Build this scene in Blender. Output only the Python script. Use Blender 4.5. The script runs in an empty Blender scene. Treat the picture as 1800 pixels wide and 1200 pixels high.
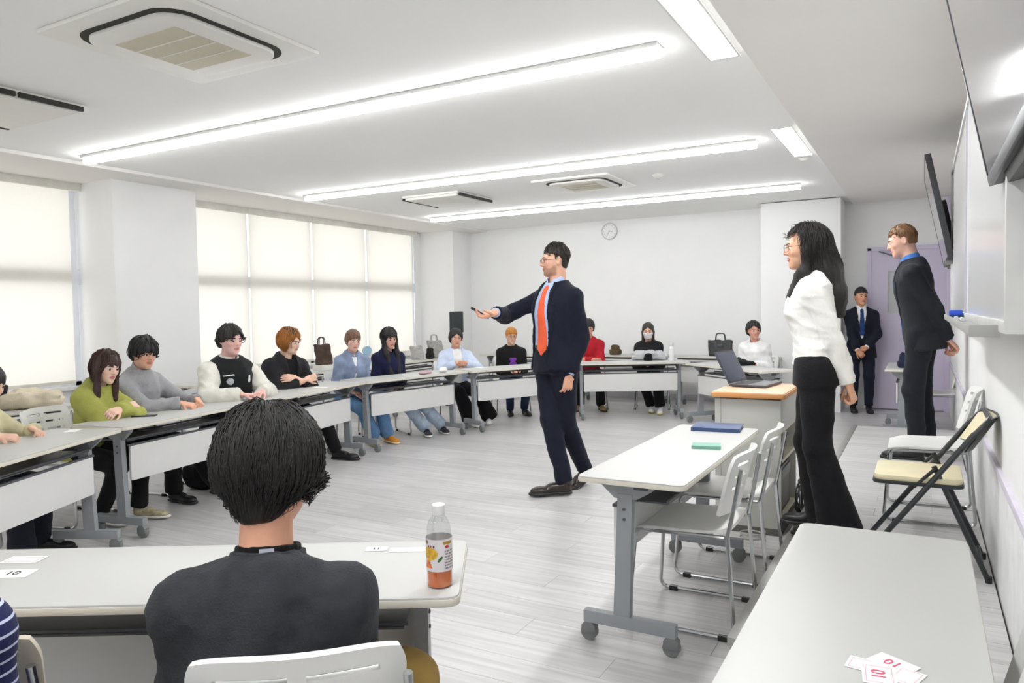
import bpy, bmesh, math, random
import numpy as np
from mathutils import Vector, Matrix

# ------------------------------------------------------------------ camera, world, exposure
SC = bpy.context.scene
COL = SC.collection
CAM_H = 1.35
R_WC = np.array([[0.87456, 0.48460, -0.01715], [0.00437, -0.04327, -0.99905], [-0.48489, 0.87366, -0.03996]])


def make_camera():
    f, c = 1303.18, (900.0, 600.0)
    a = np.array([1623 - c[0], 535 - c[1], f]); b = np.array([-1450 - c[0], 588 - c[1], f])
    Y = a / np.linalg.norm(a)
    X = -b - Y * (-b @ Y); X /= np.linalg.norm(X)
    Z = np.cross(X, Y)
    R = np.stack([X, Y, Z], 1)                      # world -> camera (x right, y down, z forward)
    cam = bpy.data.cameras.new('camera'); cam.sensor_width = 36.0; cam.lens = f / 1800 * 36
    cam.clip_start = 0.02; cam.clip_end = 200
    o = bpy.data.objects.new('camera', cam); COL.objects.link(o)
    M = Matrix.Identity(4)
    for i in range(3):
        M[i][0] = R[0][i]; M[i][1] = -R[1][i]; M[i][2] = -R[2][i]
    M[2][3] = CAM_H
    o.matrix_world = M
    SC.camera = o


make_camera()
world = bpy.data.worlds.new('overcast_sky'); SC.world = world
world.use_nodes = True
wn = world.node_tree
for n in list(wn.nodes): wn.nodes.remove(n)
_o = wn.nodes.new('ShaderNodeOutputWorld'); _b = wn.nodes.new('ShaderNodeBackground')
_b.inputs[0].default_value = (1.0, 0.998, 0.995, 1); _b.inputs[1].default_value = 1.35
wn.links.new(_b.outputs[0], _o.inputs[0])
SC.view_settings.view_transform = 'Standard'
SC.view_settings.look = 'None'
SC.view_settings.gamma = 1
SC.view_settings.use_curve_mapping = False
SC.view_settings.exposure = 1.13
LED_STRENGTH = 11.0
PANEL_STRENGTH = 28.0

SC.cycles.max_bounces = 7; SC.cycles.diffuse_bounces = 4; SC.cycles.glossy_bounces = 3; SC.cycles.transmission_bounces = 4; SC.cycles.transparent_max_bounces = 8
SC.cycles.caustics_reflective = False; SC.cycles.caustics_refractive = False
rnd = random.Random(7)


# ------------------------------------------------------------------ materials
def lin(c):
    return tuple((x / 255 / 12.92) if x / 255 <= 0.04045 else ((x / 255 + 0.055) / 1.055) ** 2.4 for x in c)


MATS = {}


def mat(name, rgb, rough=0.5, metal=0.0, var=0.06, vscale=9.0, bump=0.0, bscale=60.0, stretch=None, spec=0.5, sheen=0.0,
        trans=0.0, coat=0.0, attr=None, sss=0.0):
    """procedural principled material: noise-varied colour and optional noise bump (object coordinates)"""
    if name in MATS: return MATS[name]
    m = bpy.data.materials.new(name); m.use_nodes = True
    nt = m.node_tree; p = nt.nodes['Principled BSDF']
    col = lin(rgb)
    tc = nt.nodes.new('ShaderNodeTexCoord')
    src = tc.outputs['Object']
    if stretch:
        mp = nt.nodes.new('ShaderNodeMapping'); mp.inputs['Scale'].default_value = stretch
        nt.links.new(src, mp.inputs['Vector']); src = mp.outputs['Vector']
    no = nt.nodes.new('ShaderNodeTexNoise'); no.inputs['Scale'].default_value = vscale; no.inputs['Detail'].default_value = 3
    nt.links.new(src, no.inputs['Vector'])
    mr = nt.nodes.new('ShaderNodeMapRange'); mr.inputs['From Min'].default_value = 0.3; mr.inputs['From Max'].default_value = 0.7
    mr.inputs['To Min'].default_value = 1 - var; mr.inputs['To Max'].default_value = 1 + var
    nt.links.new(no.outputs['Fac'], mr.inputs['Value'])
    mx = nt.nodes.new('ShaderNodeVectorMath'); mx.operation = 'SCALE'
    if attr:
        at = nt.nodes.new('ShaderNodeAttribute'); at.attribute_name = attr
        nt.links.new(at.outputs['Color'], mx.inputs[0])
    else:
        mx.inputs[0].default_value = col
    nt.links.new(mr.outputs['Result'], mx.inputs['Scale'])
    nt.links.new(mx.outputs['Vector'], p.inputs['Base Color'])
    p.inputs['Roughness'].default_value = rough; p.inputs['Metallic'].default_value = metal
    p.inputs['Specular IOR Level'].default_value = spec
    if sheen: p.inputs['Sheen Weight'].default_value = sheen
    if trans: p.inputs['Transmission Weight'].default_value = trans
    if coat: p.inputs['Coat Weight'].default_value = coat
    if sss:
        p.inputs['Subsurface Weight'].default_value = sss; p.inputs['Subsurface Radius'].default_value = (0.008, 0.004, 0.002)
        p.inputs['Subsurface Scale'].default_value = 1.0
    if bump:
        n2 = nt.nodes.new('ShaderNodeTexNoise'); n2.inputs['Scale'].default_value = bscale; n2.inputs['Detail'].default_value = 4
        nt.links.new(src, n2.inputs['Vector'])
        bp = nt.nodes.new('ShaderNodeBump'); bp.inputs['Strength'].default_value = bump; bp.inputs['Distance'].default_value = 0.01
        nt.links.new(n2.outputs['Fac'], bp.inputs['Height']); nt.links.new(bp.outputs['Normal'], p.inputs['Normal'])
    m.diffuse_color = (*col, 1)
    MATS[name] = m
    return m


def emit(name, rgb, strength):
    if name in MATS: return MATS[name]
    m = bpy.data.materials.new(name); m.use_nodes = True
    nt = m.node_tree
    for n in list(nt.nodes): nt.nodes.remove(n)
    o = nt.nodes.new('ShaderNodeOutputMaterial'); e = nt.nodes.new('ShaderNodeEmission')
    e.inputs[0].default_value = (*lin(rgb), 1); e.inputs[1].default_value = strength
    nt.links.new(e.outputs[0], o.inputs[0]); MATS[name] = m
    return m


def fabric(name, rgb, **k):
    k = {**dict(rough=0.85, var=0.10, vscale=14, bump=0.25, bscale=120, spec=0.2, sheen=0.05), **k}
    return mat(name, rgb, **k)


def blind_material():
    m = bpy.data.materials.new('roller_blind'); m.use_nodes = True
    nt = m.node_tree
    for n in list(nt.nodes): nt.nodes.remove(n)
    o = nt.nodes.new('ShaderNodeOutputMaterial')
    d = nt.nodes.new('ShaderNodeBsdfDiffuse'); t = nt.nodes.new('ShaderNodeBsdfTranslucent')
    tc = nt.nodes.new('ShaderNodeTexCoord'); no = nt.nodes.new('ShaderNodeTexNoise'); no.inputs['Scale'].default_value = 160
    nt.links.new(tc.outputs['Object'], no.inputs['Vector'])
    cr = nt.nodes.new('ShaderNodeValToRGB')
    cr.color_ramp.elements[0].color = (*lin((235, 232, 223)), 1); cr.color_ramp.elements[1].color = (*lin((246, 244, 237)), 1)
    nt.links.new(no.outputs['Fac'], cr.inputs[0])
    for s in (d, t): nt.links.new(cr.outputs[0], s.inputs['Color'])
    mx = nt.nodes.new('ShaderNodeMixShader'); mx.inputs[0].default_value = 0.42
    nt.links.new(d.outputs[0], mx.inputs[1]); nt.links.new(t.outputs[0], mx.inputs[2]); nt.links.new(mx.outputs[0], o.inputs[0])
    return m


def glass_pane_material(name='window_glass', tint=(244, 244, 244), gloss=0.06):
    if name in MATS: return MATS[name]
    m = bpy.data.materials.new(name); m.use_nodes = True
    nt = m.node_tree
    for n in list(nt.nodes): nt.nodes.remove(n)
    o = nt.nodes.new('ShaderNodeOutputMaterial')
    a = nt.nodes.new('ShaderNodeBsdfTransparent'); a.inputs[0].default_value = (*lin(tint), 1)
    g = nt.nodes.new('ShaderNodeBsdfGlossy'); g.inputs['Roughness'].default_value = 0.02
    mx = nt.nodes.new('ShaderNodeMixShader'); mx.inputs[0].default_value = gloss
    nt.links.new(a.outputs[0], mx.inputs[1]); nt.links.new(g.outputs[0], mx.inputs[2]); nt.links.new(mx.outputs[0], o.inputs[0])
    MATS[name] = m
    return m


def plank_material(name, base, rough=0.32):
    """grey wood-look vinyl: streaks along world X, tone by plank"""
    if name in MATS: return MATS[name]
    m = bpy.data.materials.new(name); m.use_nodes = True
    nt = m.node_tree; p = nt.nodes['Principled BSDF']
    ge = nt.nodes.new('ShaderNodeNewGeometry'); oi = nt.nodes.new('ShaderNodeObjectInfo')
    ad = nt.nodes.new('ShaderNodeMath'); ad.operation = 'ADD'
    nt.links.new(ge.outputs['Random Per Island'], ad.inputs[0]); nt.links.new(oi.outputs['Random'], ad.inputs[1])
    fr = nt.nodes.new('ShaderNodeMath'); fr.operation = 'FRACT'; nt.links.new(ad.outputs[0], fr.inputs[0])
    cb = nt.nodes.new('ShaderNodeCombineXYZ'); ml = nt.nodes.new('ShaderNodeMath'); ml.operation = 'MULTIPLY'; ml.inputs[1].default_value = 13.7
    nt.links.new(fr.outputs[0], ml.inputs[0]); nt.links.new(ml.outputs[0], cb.inputs['X']); nt.links.new(ml.outputs[0], cb.inputs['Z'])
    va = nt.nodes.new('ShaderNodeVectorMath'); va.operation = 'ADD'
    nt.links.new(ge.outputs['Position'], va.inputs[0]); nt.links.new(cb.outputs[0], va.inputs[1])
    mp = nt.nodes.new('ShaderNodeMapping'); mp.inputs['Scale'].default_value = (1.6, 26, 1)
    nt.links.new(va.outputs[0], mp.inputs['Vector'])
    n1 = nt.nodes.new('ShaderNodeTexNoise'); n1.inputs['Scale'].default_value = 1.5; n1.inputs['Detail'].default_value = 6
    nt.links.new(mp.outputs[0], n1.inputs['Vector'])
    cr = nt.nodes.new('ShaderNodeValToRGB'); cr.color_ramp.elements[0].position = 0.3; cr.color_ramp.elements[1].position = 0.72
    d = tuple(x * 0.91 for x in base); l = tuple(min(255, x * 1.04) for x in base)
    cr.color_ramp.elements[0].color = (*lin(d), 1); cr.color_ramp.elements[1].color = (*lin(l), 1)
    nt.links.new(n1.outputs['Fac'], cr.inputs[0])
    mr = nt.nodes.new('ShaderNodeMapRange'); mr.inputs['To Min'].default_value = 0.91; mr.inputs['To Max'].default_value = 1.06
    nt.links.new(fr.outputs[0], mr.inputs['Value'])
    sc = nt.nodes.new('ShaderNodeVectorMath'); sc.operation = 'SCALE'
    nt.links.new(cr.outputs[0], sc.inputs[0]); nt.links.new(mr.outputs[0], sc.inputs['Scale'])
    nt.links.new(sc.outputs[0], p.inputs['Base Color'])
    p.inputs['Roughness'].default_value = rough
    bp = nt.nodes.new('ShaderNodeBump'); bp.inputs['Strength'].default_value = 0.05; bp.inputs['Distance'].default_value = 0.003
    nt.links.new(n1.outputs['Fac'], bp.inputs['Height']); nt.links.new(bp.outputs['Normal'], p.inputs['Normal'])
    MATS[name] = m
    return m


WALL = mat('wall_paint', (244, 244, 243), 0.7, var=0.012, vscale=3, bump=0.04, bscale=180)
CEIL = mat('ceiling_paint', (252, 252, 250), 0.85, var=0.012, vscale=2)
BEAMP = mat('beam_paint', (245, 242, 238), 0.8, var=0.012, vscale=2)
LILAC = mat('lilac_paint', (214, 205, 226), 0.5, var=0.02, vscale=3)
TOPW = mat('white_laminate', (194, 194, 191), 0.42, var=0.01, vscale=5)
EDGE = mat('cream_edge', (222, 217, 203), 0.45, var=0.03)
STEEL = mat('grey_steel', (150, 154, 158), 0.42, metal=0.0, var=0.03, coat=0.1)
STEELD = mat('dark_grey_steel', (84, 87, 92), 0.45, var=0.05)
BLACKP = mat('black_plastic', (30, 31, 33), 0.42, var=0.08)
BLACKM = mat('black_tube', (38, 42, 44), 0.35, var=0.08)
PANEL = mat('panel_grey', (226, 226, 224), 0.5, var=0.015)
CHROME = mat('chrome_tube', (196, 198, 200), 0.22, metal=1.0, var=0.02)
WPLAST = mat('white_plastic', (238, 238, 235), 0.38, var=0.015)
GPLAST = mat('grey_plastic', (120, 124, 124), 0.5, var=0.05)
CREAMV = mat('cream_vinyl', (226, 216, 180), 0.5, var=0.04, bump=0.05)
ACW = mat('ac_white', (236, 234, 228), 0.5, var=0.015)
ACG = mat('ac_grille', (205, 198, 176), 0.6, var=0.03)
DARK = mat('dark_slot', (40, 40, 36), 0.7, var=0.1)
ALU = mat('aluminium', (205, 206, 206), 0.35, metal=0.7, var=0.03)
PAPER = mat('paper_white', (244, 243, 240), 0.7, var=0.015)
PINK = mat('pink_ink', (214, 96, 128), 0.7, var=0.03)
INK = mat('dark_ink', (60, 60, 66), 0.7, var=0.03)


# ------------------------------------------------------------------ mesh helpers
class MB:
    """collects simple shapes and links them as ONE mesh object"""
    def __init__(s): s.v = []; s.f = []; s.m = []

    def add(s, v, f, mi=0):
        o = len(s.v); s.v += [tuple(map(float, p)) for p in v]; s.f += [tuple(i + o for i in q) for q in f]; s.m += [mi] * len(f)

    def box(s, a, b, bev=0.0, M=None, mi=0):
        bm = bmesh.new()
        bmesh.ops.create_cube(bm, size=1)
        for v in bm.verts:
            v.co = Vector([(a[i] + b[i]) / 2 + v.co[i] * (b[i] - a[i]) for i in range(3)])
        if bev:
            bmesh.ops.bevel(bm, geom=list(bm.edges), offset=bev, segments=2, affect='EDGES', profile=0.7)
        s.bm(bm, M, mi); return s

    def bm(s, bm, M=None, mi=0):
        bm.verts.ensure_lookup_table(); bm.verts.index_update()
        vs = [(M @ v.co if M is not None else v.co) for v in bm.verts]
        s.add(vs, [[v.index for v in f.verts] for f in bm.faces], mi); bm.free()

    def tube(s, pts, r, n=8, closed=False, mi=0, cap=True):
        pts = [Vector(p) for p in pts]; k = len(pts)
        rr = r if isinstance(r, (list, tuple)) else [r] * k
        vs = []; up = Vector((0, 0, 1)); prev = None
        for i, p in enumerate(pts):
            if closed: t = pts[(i + 1) % k] - pts[i - 1]
            else: t = pts[min(i + 1, k - 1)] - pts[max(i - 1, 0)]
            t.normalize()
            if prev is None:
                a = up if abs(t.z) < 0.9 else Vector((1, 0, 0))
                u = (a - t * a.dot(t)).normalized()
            else: u = (prev - t * prev.dot(t)).normalized()
            prev = u; w = t.cross(u)
            for j in range(n):
                an = 2 * math.pi * j / n
                vs.append(p + u * math.cos(an) * rr[i] + w * math.sin(an) * rr[i])
        fs = []
        for i in range(k if closed else k - 1):
            for j in range(n):
                a = i * n + j; b = i * n + (j + 1) % n; c = ((i + 1) % k) * n + (j + 1) % n; d = ((i + 1) % k) * n + j
                fs.append((a, b, c, d))
        if cap and not closed:
            fs.append(tuple(range(n))[::-1]); fs.append(tuple((k - 1) * n + j for j in range(n)))
        s.add(vs, fs, mi); return s

    def prism(s, poly, z0, z1, bev=0.0, M=None, mi=0):
        """polygon in xy extruded in z, edges rounded"""
        bm = bmesh.new()
        vs = [bm.verts.new((p[0], p[1], z0)) for p in poly]
        f = bm.faces.new(vs)
        r = bmesh.ops.extrude_face_region(bm, geom=[f])
        for v in [g for g in r['geom'] if isinstance(g, bmesh.types.BMVert)]: v.co.z = z1
        bmesh.ops.recalc_face_normals(bm, faces=bm.faces)
        if bev:
            ed = [e for e in bm.edges if abs(e.verts[0].co.z - e.verts[1].co.z) < 1e-6]
            bmesh.ops.bevel(bm, geom=ed, offset=bev, segments=2, affect='EDGES', profile=0.6)
        s.bm(bm, M, mi); return s

    def lathe(s, prof, n=20, M=None, mi=0):
        vs = []; fs = []
        for r, z in prof:
            for j in range(n):
                a = 2 * math.pi * j / n; v = Vector((r * math.cos(a), r * math.sin(a), z))
                vs.append(M @ v if M is not None else v)
        k = len(prof)
        for i in range(k - 1):
            for j in range(n):
                fs.append((i * n + j, i * n + (j + 1) % n, (i + 1) * n + (j + 1) % n, (i + 1) * n + j))
        fs.append(tuple(range(n))[::-1]); fs.append(tuple((k - 1) * n + j for j in range(n)))
        s.add(vs, fs, mi); return s

    def build(s, name, m, parent=None, smooth=True, loc=None, rz=0.0):
        me = bpy.data.meshes.new(name); me.from_pydata(s.v, [], s.f)
        for x in (m if isinstance(m, (list, tuple)) else [m]): me.materials.append(x)
        if len(me.materials) > 1: me.polygons.foreach_set('material_index', s.m)
        if smooth:
            me.polygons.foreach_set('use_smooth', [True] * len(me.polygons))
        me.update()
        if smooth:
            try: me.set_sharp_from_angle(angle=math.radians(35))
            except Exception: pass
        return link(name, me, parent, loc, rz)


def link(name, data, parent=None, loc=None, rz=0.0):
    o = bpy.data.objects.new(name, data); COL.objects.link(o)
    if parent is not None: o.parent = parent
    if loc is not None: o.location = loc
    if rz: o.rotation_euler = (0, 0, rz)
    return o


def tag(o, label=None, cat=None, group=None, kind=None):
    if label: o['label'] = label
    if cat: o['category'] = cat
    if group: o['group'] = group
    if kind: o['kind'] = kind
    return o


def thing(name, label, cat, loc=(0, 0, 0), rz=0.0, group=None):
    return tag(link(name, None, None, loc, rz), label, cat, group)


def struct(name, mb, m, parent=None, label=None):
    o = mb.build(name, m, parent)
    if parent is None: tag(o, label, kind='structure')
    return o


def copy_tree(o, parent=None, loc=None, rz=None, label=None):
    c = o.copy(); COL.objects.link(c); c.parent = parent
    if loc is not None: c.location = loc
    if rz is not None: c.rotation_euler = (0, 0, rz)
    if label: c['label'] = label
    for ch in list(o.children): copy_tree(ch, c)
    return c


def rrect(x0, x1, y0, y1, r, n=5):
    pts = []
    for cx, cy, a0 in ((x1 - r, y0 + r, -90), (x1 - r, y1 - r, 0), (x0 + r, y1 - r, 90), (x0 + r, y0 + r, 180)):
        for i in range(n + 1):
            a = math.radians(a0 + 90 * i / n); pts.append((cx + r * math.cos(a), cy + r * math.sin(a)))
    return pts


def arc3(p0, p1, p2, r, n=5):
    """rounded corner at p1"""
    p0, p1, p2 = Vector(p0), Vector(p1), Vector(p2)
    a = (p0 - p1).normalized(); b = (p2 - p1).normalized()
    h = a.angle(b) / 2; d = r / math.tan(h)
    c = p1 + (a + b).normalized() * (r / math.sin(h))
    s = p1 + a * d; e = p1 + b * d
    out = []
    for i in range(n + 1):
        q = s.lerp(e, i / n); out.append(c + (q - c).normalized() * r)
    return out


def path_round(pts, r):
    out = [Vector(pts[0])]
    for i in range(1, len(pts) - 1): out += arc3(pts[i - 1], pts[i], pts[i + 1], r)
    out.append(Vector(pts[-1])); return out


# ------------------------------------------------------------------ the room
CZ = 2.72                 # ceiling
XW, XL, YB, YF = 0.30, -7.40, 10.75, -2.2
STAGE_Z = 0.12


def build_room():
    # floor slab and vinyl planks
    fl = struct('floor', MB().box((XL - 0.3, YF - 0.1, -0.12), (XW + 0.3, YB + 0.3, -0.004)), mat('floor_base', (120, 118, 116), 0.6),
                label='grey wood-look vinyl plank floor of the meeting room')
    PM = plank_material('vinyl_plank', (201, 199, 199))
    W, L, g = 0.18, 1.22, 0.0007
    cells = []
    nrow = int((YB - YF) / W) + 1
    for r in range(nrow):
        y0 = YF + r * W; off = (r * 0.37 % 1) * L
        x = XL - 0.2 - off
        while x < XW:
            x0, x1 = max(x, XL - 0.25), min(x + L, XW + 0.1); y1 = min(y0 + W, YB + 0.1)
            if x1 - x0 > 0.02: cells.append((x0, x1, y0, y1, x1 - x0 > L - 0.01 and y1 - y0 > W - 0.01))
            x += L
    # the full planks that show largest: open floor in front of the camera
    def score(c):
        cx, cy = (c[0] + c[1]) / 2, (c[2] + c[3]) / 2
        ang = math.degrees(math.atan2(-cx, cy))
        d = math.hypot(cx, cy)
        return d + (50 if not (-8 < ang < 66) or not c[4] or d < 1.6 else 0)
    cells.sort(key=score)
    near, rest = cells[:290], cells[290:]
    base = MB().box((g, g, -0.004), (L - g, W - g, 0.0), bev=0)
    me = None
    for c in near:
        if me is None:
            o = base.build('plank', PM, fl, smooth=False); me = o.data
        else:
            o = link('plank', me, fl)
        o.location = (c[0], c[2], 0)
    mb = MB()
    for c in rest: mb.box((c[0] + g, c[2] + g, -0.004), (c[1] - g, c[3] - g, 0.0))
    tag(mb.build('plank_field', PM, fl, smooth=False), kind='stuff')

    # ceiling, soffit along the board wall, bulkhead along the windows
    struct('ceiling', MB().box((XL - 0.4, YF - 0.2, CZ), (XW + 0.3, YB + 0.3, CZ + 0.1)), CEIL, label='white painted flat ceiling')
    struct('trim_1', MB().box((-0.82, YF, CZ - 0.035), (XW + 0.1, YB, CZ + 0.01)), BEAMP, label='slightly lowered ceiling strip along the whiteboard wall')
    struct('trim_2', MB().box((XL - 0.2, YF, CZ - 0.03), (-6.42, YB, CZ + 0.01)), BEAMP, label='shallow bulkhead over the windows')
    struct('wall_right', MB().box((XW, YF - 0.2, -0.1), (XW + 0.15, YB + 0.2, CZ + 0.05)), WALL, label='white wall carrying the whiteboard and screens')
    struct('wall_rear', MB().box((XL - 0.3, YF - 0.15, -0.1), (XW + 0.2, YF, CZ + 0.05)), WALL, label='white wall behind the viewer')
    struct('wall_back', MB().box((XL - 0.3, YB, -0.1), (XW + 0.2, YB + 0.15, CZ + 0.05)), WALL, label='white far wall with the round clock')
    # left wall: dado below the sill, piers between the windows
    m = MB()
    m.box((XL - 0.22, YF - 0.1, -0.1), (XL + 0.06, YB + 0.1, 0.68))
    m.box((XL - 0.22, YF - 0.1, CZ - 0.04), (XL + 0.0, YB + 0.1, CZ + 0.05))
    m.box((XL - 0.22, YF - 0.1, 0.6), (XL + 0.0, 0.2, CZ))
    m.box((XL - 0.22, 10.02, 0.6), (XL + 0.0, 10.3, CZ))
    struct('wall_left', m, WALL, label='white wall below and between the windows')
    struct('wall_pillar_1', MB().box((XL - 0.2, 4.42, -0.05), (-6.82, 5.36, CZ - 0.01), 0.004), WALL, label='wide white pillar between the two windows')
    struct('wall_pillar_2', MB().box((XL - 0.2, 10.2, -0.05), (-6.74, YB + 0.05, CZ - 0.01), 0.004), WALL, label='white corner pillar beside the far window')
    struct('wall_pillar_3', MB().box((-1.88, 10.2, -0.05), (-0.91, YB + 0.05, CZ - 0.01), 0.004), WALL, label='white pillar left of the lilac door')
    # lilac skirting / corner strip on the board wall
    struct('baseboard_left', MB().box((-6.82, 4.44, 0.0), (-6.805, 5.34, 0.62), 0.003), mat('lilac_dado', (225, 223, 230), 0.6), label='pale lilac dado on the window pillar')
    struct('baseboard_back', MB().box((-6.7, YB - 0.012, 0.0), (-1.9, YB, 0.09), 0.003), mat('skirting', (214, 212, 216), 0.6), label='pale skirting of the far wall')
    struct('baseboard_right', MB().box((XW - 0.012, 0.6, 0.0), (XW, YB, STAGE_Z + 0.48), 0.003), mat('dado_white', (235, 235, 235), 0.6), label='white dado panel of the whiteboard wall')
    struct('trim_3', MB().box((XW - 0.018, 0.6, STAGE_Z + 0.48), (XW, YB, STAGE_Z + 0.515), 0.003), mat('lilac_rail', (219, 213, 226), 0.5), label='lilac dado rail of the whiteboard wall')
    struct('trim_4', MB().box((XW - 0.05, YB - 0.06, 0), (XW, YB, CZ), 0.004), LILAC, label='lilac corner post at the end of the whiteboard wall')


def build_windows():
    BL = blind_material()
    FR = mat('window_frame', (236, 239, 246), 0.4, var=0.02)
    GL = glass_pane_material()
    x = XL - 0.03
    wi = 0
    for (y0, y1, n) in ((0.2, 4.42, 4), (5.36, 10.02, 4)):
        wi += 1
        root = tag(link('window_%d' % wi, None), kind='structure', label=('tall window band left of the wide pillar' if wi == 1 else 'tall window band right of the wide pillar'))
        z0, z1 = 0.68, CZ - 0.04
        m = MB()
        m.box((x - 0.04, y0, z0), (x + 0.04, y1, z0 + 0.05)); m.box((x - 0.04, y0, z1 - 0.05), (x + 0.04, y1, z1))
        m.box((x - 0.04, y0, 1.70), (x + 0.045, y1, 1.84))
        m.build('window_frame', FR, root)
        ys = [y0, 2.06, 3.21, 4.365] if wi == 1 else [y0, 6.515, 7.615, 8.745, 9.95]
        n = len(ys) - 1
        for i, yy in enumerate(ys):
            yy = min(max(yy, y0 + 0.03), y1 - 0.03)
            MB().box((x - 0.04, yy - 0.03, z0), (x + 0.04, yy + 0.03, z1)).build('mullion', FR, root)
        for i in range(n):
            for (a, b) in ((z0 + 0.05, 1.72), (1.82, z1 - 0.05)):
                MB().box((x - 0.004, ys[i] + 0.02, a), (x + 0.004, ys[i + 1] - 0.02, b)).build('pane', GL, root)
        MB().box((XL - 0.1, y0, 0.66), (XL + 0.14, y1, 0.69), 0.004).build('window_sill', mat('sill', (232, 232, 230), 0.4), root)
    # roller blinds, each one a thing
    spans = [(0.9, 2.05, 'roller blind'), (2.07, 3.2, 'roller blind'), (3.22, 4.31, 'roller blind')] + \
            [(5.40, 6.50, 0), (6.53, 7.60, 0), (7.63, 8.73, 0), (8.76, 9.90, 0)]
    labs = ['cream roller blind over the left window, farthest from the wide pillar', 'middle cream roller blind over the left window',
            'cream roller blind over the left window, next to the wide pillar',
            'cream roller blind of the far window, right beside the wide pillar', 'second cream roller blind of the far window from the wide pillar',
            'third cream roller blind of the far window from the wide pillar', 'cream roller blind of the far window nearest the corner pillar']
    for (y0, y1, _), lb in zip(spans, labs):
        t = thing('roller_blind', lb, 'blind', (XL + 0.05, y0, 0.0), 0, 'roller blinds at the windows')
        w = y1 - y0
        me = MB()
        nz = 12
        vs = []; fs = []
        for i in range(nz + 1):
            z = 0.74 + (CZ - 0.08 - 0.74) * i / nz
            for j in range(9):
                vs.append((0.002 * math.sin(j * 0.9 + i * 0.2), w * j / 8, z))
        for i in range(nz):
            for j in range(8): a = i * 9 + j; fs.append((a, a + 1, a + 10, a + 9))
        me.add(vs, fs); me.build('blind_fabric', BL, t)
        MB().box((-0.012, 0, 0.715), (0.012, w, 0.745), 0.004).build('bottom_bar', mat('blind_bar', (228, 225, 214), 0.5), t)
        MB().box((-0.06, -0.014 if y0 not in (5.40,) else -0.05, CZ - 0.105), (0.032, w + (0.014 if y1 not in (4.31, 9.90) else 0.11), CZ - 0.028), 0.006).build('headrail', mat('blind_rail', (232, 230, 222), 0.5), t)
        MB().tube([(0, 0, CZ - 0.07), (0, w, CZ - 0.07)], 0.022, 12).build('blind_roller', mat('blind_bar', (228, 225, 214), 0.5), t)


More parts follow.
